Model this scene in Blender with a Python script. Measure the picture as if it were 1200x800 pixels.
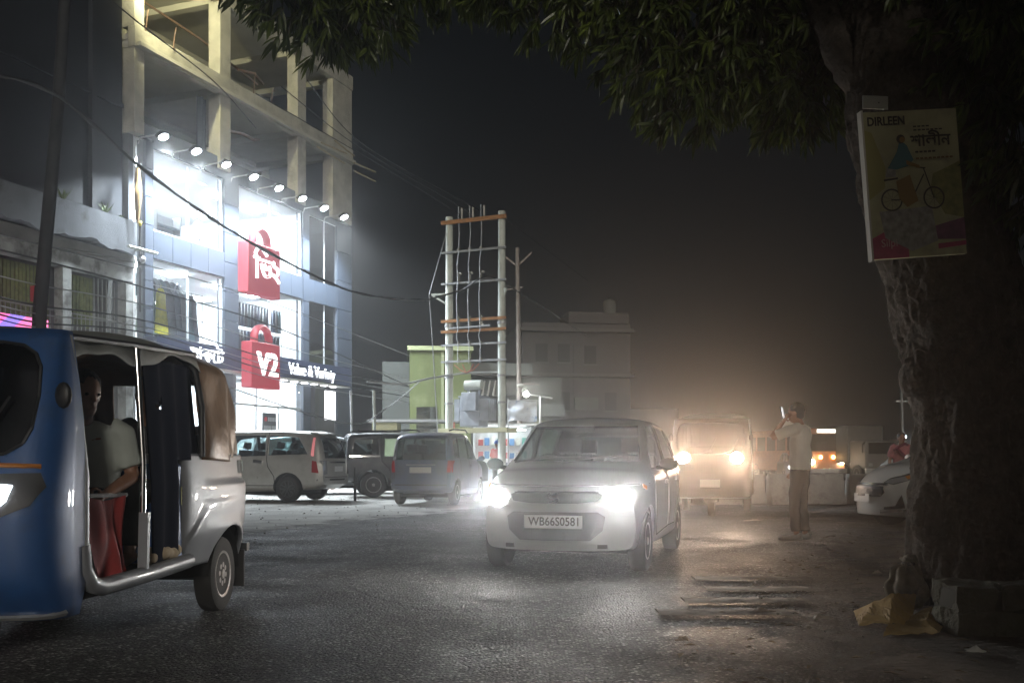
import bpy, bmesh, math, random
import numpy as np
from mathutils import Vector, Matrix, Euler
from mathutils.bvhtree import BVHTree
for o in list(bpy.data.objects): bpy.data.objects.remove(o)
scene = bpy.context.scene
C = scene.collection
R = math.radians
random.seed(7)

# ------------------------------------------------------------ camera
cd = bpy.data.cameras.new('camera'); cam = bpy.data.objects.new('camera', cd); C.objects.link(cam)
cam.location = (0, 0, 1.0); cam.rotation_euler = (R(90), 0, 0)
cd.lens = 35; cd.sensor_width = 36; cd.shift_y = 140/1200; cd.clip_start = 0.05; cd.clip_end = 2000
scene.camera = cam
# ------------------------------------------------------------ night sky
w = bpy.data.worlds.new('World'); scene.world = w; w.use_nodes = True
nt = w.node_tree; bg = nt.nodes['Background']
sky = nt.nodes.new('ShaderNodeTexSky'); sky.sky_type = 'NISHITA'; sky.sun_disc = False
sky.sun_elevation = R(12); sky.sun_rotation = R(169); sky.dust_density = 3.0
nt.links.new(sky.outputs[0], bg.inputs[0]); bg.inputs[1].default_value = 0.0014
sd = bpy.data.lights.new('street_wash', 'SUN'); sun = bpy.data.objects.new('street_wash', sd); C.objects.link(sun)  # low wash standing in for unseen street light and headlights behind the viewer
sd.energy = 1.3; sd.angle = R(6); sd.color = (1.0, .93, .82)
sun.rotation_euler = Vector((-.2, 1, -.215)).to_track_quat('-Z', 'Y').to_euler()
# ------------------------------------------------------------ exposure
vs = scene.view_settings
vs.view_transform = 'Standard'; vs.look = 'None'; vs.exposure = 0.0; vs.gamma = 1.0; vs.use_curve_mapping = False
cy = scene.cycles
cy.use_denoising = True; cy.max_bounces = 7; cy.diffuse_bounces = 3; cy.glossy_bounces = 3; cy.transmission_bounces = 4
cy.transparent_max_bounces = 24; cy.volume_bounces = 0; cy.sample_clamp_indirect = 2.0; cy.sample_clamp_direct = 0
cy.caustics_reflective = False; cy.caustics_refractive = False; cy.blur_glossy = 0.5
cy.use_adaptive_sampling = True; cy.adaptive_threshold = 0.015

# ------------------------------------------------------------ materials
MATS = {}
def mat(name, col=(.5,.5,.5), rough=.6, metal=0., emit=None, estr=0., coat=0., spec=.5, vary=0., vscale=6., bump=0., bscale=40., dirt=None, dscale=2., dmin=.5, dmax=.7):
    """principled material with procedural colour variation, dirt patches and fine relief"""
    if name in MATS: return MATS[name]
    m = bpy.data.materials.new(name); m.use_nodes = True; t = m.node_tree; n = t.nodes; l = t.links
    b = n['Principled BSDF']
    b.inputs['Base Color'].default_value = (*col, 1); b.inputs['Roughness'].default_value = rough
    b.inputs['Metallic'].default_value = metal; b.inputs['Coat Weight'].default_value = coat
    b.inputs['Specular IOR Level'].default_value = spec
    tc = n.new('ShaderNodeTexCoord')
    out = None
    if vary > 0:
        nz = n.new('ShaderNodeTexNoise'); nz.inputs['Scale'].default_value = vscale; nz.inputs['Detail'].default_value = 5
        l.new(tc.outputs['Object'], nz.inputs['Vector'])
        mx = n.new('ShaderNodeMix'); mx.data_type = 'RGBA'
        mx.inputs[6].default_value = (*[c*(1-vary) for c in col], 1); mx.inputs[7].default_value = (*[min(1, c*(1+vary)) for c in col], 1)
        mr = n.new('ShaderNodeMapRange'); mr.inputs[1].default_value = .3; mr.inputs[2].default_value = .7
        l.new(nz.outputs['Fac'], mr.inputs[0]); l.new(mr.outputs[0], mx.inputs[0]); out = mx.outputs[2]
    if dirt:
        nz = n.new('ShaderNodeTexNoise'); nz.inputs['Scale'].default_value = dscale; nz.inputs['Detail'].default_value = 8; nz.inputs['Roughness'].default_value = .65
        l.new(tc.outputs['Object'], nz.inputs['Vector'])
        mr = n.new('ShaderNodeMapRange'); mr.inputs[1].default_value = dmin; mr.inputs[2].default_value = dmax
        l.new(nz.outputs['Fac'], mr.inputs[0])
        mx = n.new('ShaderNodeMix'); mx.data_type = 'RGBA'; mx.inputs[6].default_value = (*col, 1)
        if out: l.new(out, mx.inputs[6])
        mx.inputs[7].default_value = (*dirt, 1); l.new(mr.outputs[0], mx.inputs[0]); out = mx.outputs[2]
    if out: l.new(out, b.inputs['Base Color'])
    if bump > 0:
        nz = n.new('ShaderNodeTexNoise'); nz.inputs['Scale'].default_value = bscale; nz.inputs['Detail'].default_value = 6
        l.new(tc.outputs['Object'], nz.inputs['Vector'])
        bp = n.new('ShaderNodeBump'); bp.inputs['Strength'].default_value = 1; bp.inputs['Distance'].default_value = bump
        l.new(nz.outputs['Fac'], bp.inputs['Height']); l.new(bp.outputs[0], b.inputs['Normal'])
    if emit:
        b.inputs['Emission Color'].default_value = (*emit, 1); b.inputs['Emission Strength'].default_value = estr
    MATS[name] = m
    return m
def glass(name, tint=(1,1,1), refl=.08, rough=.02):
    if name in MATS: return MATS[name]
    m = bpy.data.materials.new(name); m.use_nodes = True; t = m.node_tree; n = t.nodes; l = t.links
    for x in list(n):
        if x.type != 'OUTPUT_MATERIAL': n.remove(x)
    o = [x for x in n if x.type == 'OUTPUT_MATERIAL'][0]
    tr = n.new('ShaderNodeBsdfTransparent'); tr.inputs[0].default_value = (*tint, 1)
    gl = n.new('ShaderNodeBsdfGlossy'); gl.inputs['Roughness'].default_value = rough
    lw = n.new('ShaderNodeLayerWeight'); lw.inputs[0].default_value = .5
    pw = n.new('ShaderNodeMath'); pw.operation = 'POWER'; pw.inputs[1].default_value = 4
    mx = n.new('ShaderNodeMixShader')
    ma = n.new('ShaderNodeMath'); ma.operation = 'MULTIPLY_ADD'; ma.inputs[1].default_value = .7; ma.inputs[2].default_value = refl; ma.use_clamp = True
    l.new(lw.outputs['Facing'], pw.inputs[0])
    l.new(pw.outputs[0], ma.inputs[0]); l.new(ma.outputs[0], mx.inputs[0]); l.new(tr.outputs[0], mx.inputs[1]); l.new(gl.outputs[0], mx.inputs[2]); l.new(mx.outputs[0], o.inputs[0])
    MATS[name] = m
    return m
def emis(name, col, s):
    return mat(name, col=(.8,.8,.8), rough=.4, emit=col, estr=s)

# ------------------------------------------------------------ mesh helpers
def orient(d):
    d = Vector(d).normalized()
    up = Vector((0,0,1)) if abs(d.z) < .95 else Vector((1,0,0))
    a = d.cross(up).normalized(); b = a.cross(d).normalized()
    return a, b
class MB:
    def __init__(s): s.v = []; s.f = []
    def add(s, v, f):
        k = len(s.v); s.v += [tuple(p) for p in v]; s.f += [tuple(i+k for i in q) for q in f]; return s
    def box(s, x0, x1, y0, y1, z0, z1, M=None):
        v = [(x0,y0,z0),(x1,y0,z0),(x1,y1,z0),(x0,y1,z0),(x0,y0,z1),(x1,y0,z1),(x1,y1,z1),(x0,y1,z1)]
        if M is not None: v = [tuple(M @ Vector(p)) for p in v]
        return s.add(v, [(0,3,2,1),(4,5,6,7),(0,1,5,4),(1,2,6,5),(2,3,7,6),(3,0,4,7)])
    def bar(s, a, b, wd, ht):
        a = Vector(a); b = Vector(b); p, q = orient(b-a); v = []
        for e in (a, b):
            for i, j in ((-1,-1),(1,-1),(1,1),(-1,1)): v.append(e + p*i*wd/2 + q*j*ht/2)
        return s.add(v, [(3,2,1,0),(4,5,6,7),(0,1,5,4),(1,2,6,5),(2,3,7,6),(3,0,4,7)])
    def tube(s, pts, r, n=8, caps=True):
        pts = [Vector(p) for p in pts]; k = len(pts)
        rr = r if isinstance(r, (list, tuple)) else [r]*k
        rings = []; prev = None
        for i in range(k):
            d = (pts[min(i+1,k-1)] - pts[max(i-1,0)])
            if d.length < 1e-9: d = Vector((0,0,1))
            d.normalize()
            if prev is None: a, b = orient(d)
            else:
                a = prev - d*prev.dot(d); a = a.normalized() if a.length > 1e-6 else orient(d)[0]; b = a.cross(d).normalized()
            prev = a
            ra, rb = rr[i] if isinstance(rr[i], tuple) else (rr[i], rr[i])
            rings.append([pts[i] + a*math.cos(2*math.pi*j/n)*ra + b*math.sin(2*math.pi*j/n)*rb for j in range(n)])
        return s.loft(rings, caps)
    def loft(s, rings, caps=True, closed=True):
        n = len(rings[0]); v = [p for r in rings for p in r]; f = []
        for i in range(len(rings)-1):
            for j in range(n if closed else n-1):
                f.append((i*n+j, i*n+(j+1)%n, (i+1)*n+(j+1)%n, (i+1)*n+j))
        if caps and closed:
            f.append(tuple(range(n-1,-1,-1))); f.append(tuple((len(rings)-1)*n+j for j in range(n)))
        return s.add(v, f)
    def ell(s, c, r, n=12, m=8, M=None):
        rings = []
        for i in range(m+1):
            t = math.pi*i/m; t = min(max(t, .02), math.pi-.02)
            ring = [Vector((r[0]*math.sin(t)*math.cos(2*math.pi*j/n), r[1]*math.sin(t)*math.sin(2*math.pi*j/n), r[2]*math.cos(t))) for j in range(n)]
            if M is not None: ring = [M @ p for p in ring]
            rings.append([p + Vector(c) for p in ring])
        return s.loft(rings)
    def lathe(s, prof, axis=(0,1,0), c=(0,0,0), n=24, closed=False):
        ax = Vector(axis).normalized(); a, b = orient(ax); c = Vector(c)
        rings = [[c + ax*h + (a*math.cos(2*math.pi*j/n) + b*math.sin(2*math.pi*j/n))*max(r, 1e-4) for j in range(n)] for r, h in prof]
        if closed: rings.append(rings[0])
        return s.loft(rings, caps=not closed)
    def prism(s, poly, a, b, axis='y'):
        n = len(poly)
        def q(p, t):
            if axis == 'y': return (p[0], t, p[1])
            if axis == 'x': return (t, p[0], p[1])
            return (p[0], p[1], t)
        v = [q(p, a) for p in poly] + [q(p, b) for p in poly]
        return s.add(v, [tuple(range(n)), tuple(range(2*n-1, n-1, -1))] + [(i, n+i, n+(i+1)%n, (i+1)%n) for i in range(n)])
    def grid(s, fn, nu, nv):
        v = [fn(i/nu, j/nv) for i in range(nu+1) for j in range(nv+1)]
        return s.add(v, [(i*(nv+1)+j, (i+1)*(nv+1)+j, (i+1)*(nv+1)+j+1, i*(nv+1)+j+1) for i in range(nu) for j in range(nv)])
    def mesh(s, name, smooth=None):
        me = bpy.data.meshes.new(name); me.from_pydata(s.v, [], s.f)
        bm = bmesh.new(); bm.from_mesh(me); bmesh.ops.recalc_face_normals(bm, faces=bm.faces); bm.to_mesh(me); bm.free()
        if smooth: shade(me, smooth)
        return me
    def build(s, name, m, parent=None, smooth=None, bevel=0, loc=None):
        o = link(name, s.mesh(name, smooth), m, parent)
        if bevel:
            bv = o.modifiers.new('bevel', 'BEVEL'); bv.width = bevel; bv.segments = 2; bv.limit_method = 'ANGLE'; bv.angle_limit = R(35)
            shade(o.data, 40)
        if loc: o.location = loc
        return o
def shade(me, ang):
    me.polygons.foreach_set('use_smooth', [True]*len(me.polygons)); me.set_sharp_from_angle(angle=R(ang))
def link(name, me, m, parent=None):
    o = bpy.data.objects.new(name, me); C.objects.link(o)
    if m is not None and not me.materials: me.materials.append(m)
    if parent: o.parent = parent
    return o
def tag(o, label=None, cat=None, group=None, kind=None):
    if label: o['label'] = label
    if cat: o['category'] = cat
    if group: o['group'] = group
    if kind: o['kind'] = kind
    return o
def thing(name, label, cat, loc=(0,0,0), rotz=0, group=None):
    o = bpy.data.objects.new(name, None); C.objects.link(o); o.empty_display_size = .1
    o.location = loc; o.rotation_euler = (0,0,rotz); return tag(o, label, cat, group)
def copy_tree(o, parent=None):
    c = o.copy(); C.objects.link(c); c.parent = parent
    for ch in list(o.children): copy_tree(ch, c)
    return c
def evald(o):
    """bake the modifiers of an object into its mesh"""
    dg = bpy.context.evaluated_depsgraph_get(); dg.update()
    me = bpy.data.meshes.new_from_object(o.evaluated_get(dg)); o.modifiers.clear(); old = o.data; o.data = me
    bpy.data.meshes.remove(old); return o
def remesh(mb, name, voxel, m, parent=None, smooth=6, disp=None):
    o = mb.build(name, m, parent)
    r = o.modifiers.new('r', 'REMESH'); r.mode = 'VOXEL'; r.voxel_size = voxel
    if smooth:
        s = o.modifiers.new('s', 'SMOOTH'); s.iterations = smooth; s.factor = .5
    evald(o)
    if disp:
        me = o.data
        k = len(me.vertices); co = np.empty(k*3); no = np.empty(k*3)
        me.vertices.foreach_get('co', co); me.vertices.foreach_get('normal', no); co = co.reshape(-1,3); no = no.reshape(-1,3)
        d = np.array([disp(q) for q in map(Vector, co)]); co += no*d[:,None]
        me.vertices.foreach_set('co', co.ravel()); me.update()
    shade(o.data, 180); return o
def text(s, size, m, parent, M, depth=.01, name='lettering', bold=0., sx=1.0, align='CENTER'):
    cu = bpy.data.curves.new('t', 'FONT'); cu.body = s; cu.size = size; cu.extrude = depth; cu.align_x = align; cu.align_y = 'CENTER'; cu.offset = bold
    cu.resolution_u = 3
    o = bpy.data.objects.new('t', cu); C.objects.link(o)
    dg = bpy.context.evaluated_depsgraph_get(); dg.update()
    me = bpy.data.meshes.new_from_object(o.evaluated_get(dg)); bpy.data.objects.remove(o); bpy.data.curves.remove(cu)
    me.transform(M @ Matrix.Diagonal((sx,1,1,1)))
    me.materials.clear(); me.name = name
    return link(name, me, m, parent)
def frame(o, x, y):
    """4x4 matrix for flat print: x = reading direction, y = up"""
    x = Vector(x).normalized(); y = Vector(y); y = (y - x*y.dot(x)).normalized(); z = x.cross(y)
    M = Matrix((x, y, z)).transposed().to_4x4(); M.translation = Vector(o); return M
def pch(pts):
    xs = np.array([p[0] for p in pts], float); ys = np.array([p[1] for p in pts], float)
    h = np.diff(xs); dl = np.diff(ys)/h; d = np.zeros(len(xs)); d[0] = dl[0]; d[-1] = dl[-1]
    for i in range(1, len(xs)-1):
        if dl[i-1]*dl[i] > 0:
            w1 = 2*h[i]+h[i-1]; w2 = h[i]+2*h[i-1]; d[i] = (w1+w2)/(w1/dl[i-1]+w2/dl[i])
    def f(x):
        x = min(max(x, xs[0]), xs[-1]); i = min(int(np.searchsorted(xs, x, side='right'))-1, len(xs)-2); i = max(i, 0)
        t = (x-xs[i])/h[i]
        return float((1+2*t)*(1-t)**2*ys[i] + t*(1-t)**2*h[i]*d[i] + t*t*(3-2*t)*ys[i+1] + t*t*(t-1)*h[i]*d[i+1])
    return f
def chaikin(p, it=2):
    for _ in range(it):
        q = [p[0]]
        for a, b in zip(p[:-1], p[1:]):
            q += [tuple(.75*x+.25*y for x, y in zip(a, b)), tuple(.25*x+.75*y for x, y in zip(a, b))]
        q.append(p[-1]); p = q
    return p
F = 1200*35/36
def P(px, py, D):
    """a point of the place seen in that direction at depth D"""
    return Vector(((px-600)/F*D, D, 1 + (540-py)/F*D))
def G(px, py):
    D = F/(py-540); return Vector(((px-600)/F*D, D, 0))
def spot(name, parent, loc, direction, power, col, size=60, blend=.5, rad=.05):
    ld = bpy.data.lights.new(name, 'SPOT'); ld.energy = power; ld.color = col; ld.spot_size = R(size); ld.spot_blend = blend; ld.shadow_soft_size = rad
    o = bpy.data.objects.new(name, ld); C.objects.link(o); o.location = loc
    o.rotation_euler = Vector(direction).to_track_quat('-Z', 'Y').to_euler()
    if parent: o.parent = parent
    return o
def point(name, parent, loc, power, col, rad=.1):
    ld = bpy.data.lights.new(name, 'POINT'); ld.energy = power; ld.color = col; ld.shadow_soft_size = rad
    o = bpy.data.objects.new(name, ld); C.objects.link(o); o.location = loc
    if parent: o.parent = parent
    return o

# ------------------------------------------------------------ shared materials
concrete = mat('raw concrete', (.36,.35,.30), .9, vary=.25, vscale=1.5, bump=.02, bscale=12, dirt=(.20,.19,.16), dscale=.9, dmin=.52, dmax=.72)
slab_m = mat('slab soffit', (.42,.41,.36), .9, vary=.12, vscale=1.2)
plaster = mat('grey plaster', (.12,.13,.145), .9, vary=.2, vscale=1.2, bump=.01, bscale=20, dirt=(.05,.05,.05), dscale=1.2, dmin=.55, dmax=.7)
white_wall = mat('shop white wall', (.82,.83,.83), .7)
clad = mat('blue grey cladding', (.045,.058,.082), .45, metal=.2, vary=.08, vscale=.7)
clad_d = mat('navy cladding', (.02,.03,.08), .35, metal=.1)
black = mat('black plastic', (.015,.015,.016), .5)
rubber = mat('tyre rubber', (.022,.021,.02), .85, bump=.002, bscale=120)
steel = mat('grey steel', (.42,.43,.44), .45, metal=.6, vary=.15)
chrome = mat('chrome', (.75,.75,.76), .15, metal=1)
galv = mat('white painted pole', (.62,.66,.60), .6, vary=.12, vscale=4)
rust = mat('rusty crossarm', (.30,.14,.05), .8, vary=.3, vscale=9)
shop_glass = glass('shop glass', (.96,.98,1), .05)
car_glass = glass('car glass', (.78,.84,.84), .07)
dark_glass = glass('dark glass', (.25,.28,.32), .14)
white_led = emis('white letters', (.92,.95,1), 1.7)
skin_m = mat('brown skin', (.22,.11,.065), .55)
hair_m = mat('black hair', (.012,.011,.010), .6, bump=.004, bscale=60)
# ============================================================ THE GROUND
ang = math.atan2(.934, .357)            # the road and the street front run this way
U = Vector((.357, .934, 0)); N = Vector((.934, -.357, 0))
def road_mat():
    m = bpy.data.materials.new('asphalt'); m.use_nodes = True; t = m.node_tree; n = t.nodes; l = t.links; b = n['Principled BSDF']
    tc = n.new('ShaderNodeTexCoord')
    def noise(sc, det=6, ro=.6):
        x = n.new('ShaderNodeTexNoise'); x.inputs['Scale'].default_value = sc; x.inputs['Detail'].default_value = det; x.inputs['Roughness'].default_value = ro; l.new(tc.outputs['Object'], x.inputs['Vector']); return x
    def rng_(src, a0, a1, b0, b1):
        x = n.new('ShaderNodeMapRange'); x.inputs[1].default_value = a0; x.inputs[2].default_value = a1; x.inputs[3].default_value = b0; x.inputs[4].default_value = b1; l.new(src, x.inputs[0]); return x.outputs[0]
    def mul(a_, b_):
        x = n.new('ShaderNodeMix'); x.data_type = 'RGBA'; x.blend_type = 'MULTIPLY'; x.inputs[0].default_value = 1; l.new(a_, x.inputs[6]); l.new(b_, x.inputs[7]); return x.outputs[2]
    vo = n.new('ShaderNodeTexVoronoi'); vo.inputs['Scale'].default_value = 52; l.new(tc.outputs['Object'], vo.inputs['Vector'])
    hs = n.new('ShaderNodeSeparateColor'); l.new(vo.outputs['Color'], hs.inputs[0])
    rp = n.new('ShaderNodeValToRGB'); cr_ = rp.color_ramp; cr_.elements[0].color = (.030,.029,.029,1); cr_.elements[1].position = .70; cr_.elements[1].color = (.075,.073,.070,1)
    e = cr_.elements.new(.86); e.color = (.24,.235,.22,1); e = cr_.elements.new(.97); e.color = (.42,.41,.39,1); l.new(hs.outputs[0], rp.inputs[0])
    gap = rng_(vo.outputs['Distance'], .35, .62, 1, .22)       # dark bitumen between the stones
    col = mul(rp.outputs[0], gap)
    col = mul(col, rng_(noise(.45, 7).outputs['Fac'], .34, .68, .45, 1.7))      # patches and old oil
    col = mul(col, rng_(noise(3.5, 6).outputs['Fac'], .35, .65, .65, 1.35))
    # cracks
    wv = n.new('ShaderNodeVectorMath'); wv.operation = 'ADD'; nn = noise(1.6, 5); sc = n.new('ShaderNodeVectorMath'); sc.operation = 'SCALE'; sc.inputs[3].default_value = .9
    l.new(nn.outputs['Color'], sc.inputs[0]); l.new(tc.outputs['Object'], wv.inputs[0]); l.new(sc.outputs[0], wv.inputs[1])
    ck = n.new('ShaderNodeTexVoronoi'); ck.feature = 'DISTANCE_TO_EDGE'; ck.inputs['Scale'].default_value = .42; l.new(wv.outputs[0], ck.inputs['Vector'])
    crk = rng_(ck.outputs['Distance'], .0, .012, .3, 1); col = mul(col, crk)
    l.new(col, b.inputs['Base Color'])
    l.new(rng_(noise(1.1, 5).outputs['Fac'], .35, .65, .56, .82), b.inputs['Roughness'])
    ad = n.new('ShaderNodeMath'); ad.operation = 'MULTIPLY_ADD'; ad.inputs[1].default_value = -1.1
    l.new(vo.outputs['Distance'], ad.inputs[0]); l.new(noise(90, 4).outputs['Fac'], ad.inputs[2])
    a2_ = n.new('ShaderNodeMath'); a2_.operation = 'ADD'; l.new(ad.outputs[0], a2_.inputs[0]); l.new(crk, a2_.inputs[1])
    bp = n.new('ShaderNodeBump'); bp.inputs['Strength'].default_value = 1; bp.inputs['Distance'].default_value = .024
    l.new(a2_.outputs[0], bp.inputs['Height']); l.new(bp.outputs[0], b.inputs['Normal'])
    return m
def dirt_mat(name, c0, c1, sc=1.3, stone=.02):
    m = bpy.data.materials.new(name); m.use_nodes = True; t = m.node_tree; n = t.nodes; l = t.links; b = n['Principled BSDF']
    tc = n.new('ShaderNodeTexCoord')
    a = n.new('ShaderNodeTexNoise'); a.inputs['Scale'].default_value = sc; a.inputs['Detail'].default_value = 9; a.inputs['Roughness'].default_value = .65; l.new(tc.outputs['Object'], a.inputs['Vector'])
    rp = n.new('ShaderNodeValToRGB'); rp.color_ramp.elements[0].color = (*c0,1); rp.color_ramp.elements[0].position = .36; rp.color_ramp.elements[1].color = (*c1,1); rp.color_ramp.elements[1].position = .66
    l.new(a.outputs['Fac'], rp.inputs[0])
    v = n.new('ShaderNodeTexVoronoi'); v.inputs['Scale'].default_value = 26; l.new(tc.outputs['Object'], v.inputs['Vector'])
    lt = n.new('ShaderNodeMapRange'); lt.inputs[1].default_value = .10; lt.inputs[2].default_value = .22; lt.inputs[3].default_value = .45; lt.inputs[4].default_value = 1
    l.new(v.outputs['Distance'], lt.inputs[0])
    mx = n.new('ShaderNodeMix'); mx.data_type = 'RGBA'; mx.blend_type = 'MULTIPLY'; mx.inputs[0].default_value = .55
    l.new(rp.outputs[0], mx.inputs[6]); l.new(lt.outputs[0], mx.inputs[7]); l.new(mx.outputs[2], b.inputs['Base Color'])
    b.inputs['Roughness'].default_value = .9
    # the dust layer thins out into islands towards the road
    at = n.new('ShaderNodeAttribute'); at.attribute_name = 'cover'
    e1 = n.new('ShaderNodeTexNoise'); e1.inputs['Scale'].default_value = 2.6; e1.inputs['Detail'].default_value = 10; e1.inputs['Roughness'].default_value = .7; l.new(tc.outputs['Object'], e1.inputs['Vector'])
    sm = n.new('ShaderNodeMath'); sm.operation = 'ADD'; l.new(at.outputs['Fac'], sm.inputs[0]); l.new(e1.outputs['Fac'], sm.inputs[1])
    th = n.new('ShaderNodeMapRange'); th.inputs[1].default_value = .74; th.inputs[2].default_value = 1.12; l.new(sm.outputs[0], th.inputs[0])
    l.new(th.outputs[0], b.inputs['Alpha'])
    f = n.new('ShaderNodeTexNoise'); f.inputs['Scale'].default_value = 22; f.inputs['Detail'].default_value = 8; l.new(tc.outputs['Object'], f.inputs['Vector'])
    bp = n.new('ShaderNodeBump'); bp.inputs['Distance'].default_value = stone; l.new(f.outputs['Fac'], bp.inputs['Height']); l.new(bp.outputs[0], b.inputs['Normal'])
    return m
def hump(x, y):
    """the worn road is not flat: a low swell runs down the lane, with small dips"""
    p = Vector((x, y, 0)); s = (p - Vector((-.4, 8, 0))).dot(N)
    return .018*math.exp(-(s/1.1)**2)*(1 if y < 40 else 0) + .007*math.sin(x*1.7+y*.6)*math.sin(y*1.1-x*.4)
mb = MB()
xs = [-400,-120,-40,-15] + [-10+.25*i for i in range(81)] + [15,40,120,400]
ys = [-120,-40,-10] + [-2+.25*i for i in range(101)] + [28,35,60,120,300,900]
nx, ny = len(xs), len(ys)
inner = lambda x, y: -9.9 < x < 9.9 and -1.9 < y < 22.9
mb.add([(x, y, hump(x, y)*.6-.010 if inner(x, y) else -.010) for x in xs for y in ys], [(i*ny+j, (i+1)*ny+j, (i+1)*ny+j+1, i*ny+j+1) for i in range(nx-1) for j in range(ny-1)])
tag(mb.build('road', road_mat(), smooth=180), kind='structure')
def strip_sheet(name, base, s0, s1, t0, t1, z, m, rough_edge=.25, edge_side=0, n=240, soft=2.6):
    cov = []
    """a long sheet beside the road: t along the road, s across it, with a ragged edge towards the road"""
    mb = MB(); rows = []
    ph = [random.random()*6 for _ in range(6)]
    for i in range(n+1):
        t = t0 + (t1-t0)*i/n
        e = sum(math.sin(t*f+p)*a for f, p, a in ((.7,ph[0],.5),(1.9,ph[1],.3),(4.3,ph[2],.2),(9.1,ph[3],.12)))*rough_edge
        a, b = s0, s1
        if edge_side < 0: a += e
        else: b += e
        fr = [0,.03,.06,.1,.15,.22,.4,.7,1]
        if edge_side > 0: fr = [1-k for k in fr[::-1]]
        rows.append([base + U*t + N*(a + (b-a)*k) + Vector((0,0,z)) for k in fr])
        cov += [min(1, (k if edge_side < 0 else 1-k)*abs(s1-s0)/soft) for k in fr]
    mb.loft(rows, caps=False, closed=False)
    o = mb.build(name, m, smooth=180); at = o.data.attributes.new('cover', 'FLOAT', 'POINT'); at.data.foreach_set('value', cov)
    return tag(o, kind='structure')
strip_sheet('parking_lot', Vector((-3.2, 11.7, 0)), -15.5, 0, -14, 90, .006, dirt_mat('dusty concrete', (.26,.255,.235), (.46,.45,.42)), .35, 1)
strip_sheet('dirt_shoulder', Vector((.1, 4.5, 0)), 0, 9.9, -8, 60, .022, dirt_mat('trodden dirt', (.045,.037,.031), (.092,.078,.064), 1.1, .05), .3, -1)
# pale worn ramp strips set across the side entry
strip_m = mat('dusty ramp strip', (.20,.18,.155), .9, vary=.3, vscale=5, dirt=(.075,.062,.05), dscale=4, dmin=.45, dmax=.6, bump=.01, bscale=30)
for k, (a, b, yy) in enumerate(((812, 948, 8.42), (826, 948, 7.72), (800, 946, 7.08), (770, 930, 6.52))):
    mb = MB(); xa = (a-600)/F*yy; xb = (b-600)/F*yy; n = 14; rows = []
    for i in range(n+1):
        x = xa + (xb-xa)*i/n; j = random.uniform(-.015, .015)
        rows.append([(x, yy-.14+j, .014), (x, yy-.08+j, .0235+j*.4), (x, yy+.04+j, .0245+j*.4), (x, yy+.12, .014)])
    mb.loft(rows)
    tag(mb.build('ramp_strip', strip_m, smooth=40), ['worn pale ramp strip farthest from the camera', 'worn pale ramp strip, second from the far end of the set', 'worn pale ramp strip, third from the far end of the set', 'worn half-buried ramp strip nearest the camera'][k], 'ramp strip', 'ramp strips across the side entry')
# ============================================================ THE SHOP BUILDING
# local frame: x along the street front, y into the building, z up
shop = thing('retail_building', 'unfinished concrete building with brightly lit glass shop floors below', 'building', (-11.76, 31.19, 0), ang)
W_, DP = 13.3, 9.0
def bx(name, x0, x1, y0, y1, z0, z1, m, parent=shop, bevel=0):
    return MB().box(x0, x1, y0, y1, z0, z1).build(name, m, parent, bevel=bevel)
# floors, ceilings, back and side walls of the lit rooms
for z0, z1, nm in ((.0,.15,'floor'),(4.28,4.5,'floor'),(7.6,8.0,'floor'),(11.02,11.3,'floor')):
    bx(nm, .2, W_-.1, .35, DP, z0, z1, white_wall)
for z0, z1 in ((.15,4.28),(4.5,7.6),(8.0,11.02)):
    bx('back_wall', .35, W_-.3, DP-.25, DP-.05, z0, z1, white_wall)
    bx('side_wall', .2, .34, .35, DP-.26, z0, z1, white_wall)
    bx('side_wall', 9.75, 9.9, .45, DP-.26, z0, z1, white_wall)
    bx('side_wall', W_-.29, W_-.1, .35, DP-.26, z0, z1, clad_d)
led_panel = emis('ceiling led', (.86,.94,1), 160)
led_panel3 = emis('upper ceiling led', (.86,.94,1), 180)
for z, m in ((4.25, led_panel), (7.57, led_panel), (10.99, led_panel3)):
    for x in (1.6, 3.6, 6.2, 8.4):
        for y in (1.6, 4.2, 6.8):
            bx('ceiling_light', x-.3, x+.3, y-.3, y+.3, z-.03, z+.02, m)
# glazing: frames, mullions and panes
al = mat('white aluminium', (.6,.63,.66), .4, metal=.4)
panes = [('window',.77,4.4,8.4,11.0,2),('window',5.23,9.43,8.4,11.0,2),('window',.77,4.4,4.98,7.5,2),('window',5.23,9.43,4.98,7.5,2)]
for nm, a, b, z0, z1, k in panes:
    e = bpy.data.objects.new('window', None); C.objects.link(e); e.parent = shop
    t = .05
    MB().box(a,b,.1,.2,z0,z0+t).box(a,b,.1,.2,z1-t,z1).box(a,a+t,.1,.2,z0+t,z1-t).box(b-t,b,.1,.2,z0+t,z1-t).build('frame', al, e)
    for i in range(1, k): MB().box(a+(b-a)*i/k-.02, a+(b-a)*i/k+.02, .11, .19, z0+t, z1-t).build('mullion', al, e)
    for i in range(k): MB().box(a+(b-a)*i/k+.03, a+(b-a)*(i+1)/k-.03, .145, .155, z0+t, z1-t).build('pane', shop_glass, e)
# dark glass of the staircase bay
for z0, z1 in ((8.4, 11.0), (4.98, 7.5)):
    e = bpy.data.objects.new('window', None); C.objects.link(e); e.parent = shop
    for a, b in ((9.9, 11.15), (11.15, 12.05)):
        MB().box(a+.03, b-.03, .1, .12, z0, z1).build('pane', dark_glass, e)
    MB().box(11.12, 11.18, .08, .14, z0, z1).build('mullion', al, e)
MB().box(9.91, 12.5, 1.6, 1.7, .15, 11.0).build('stair_wall', clad, shop)
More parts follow.
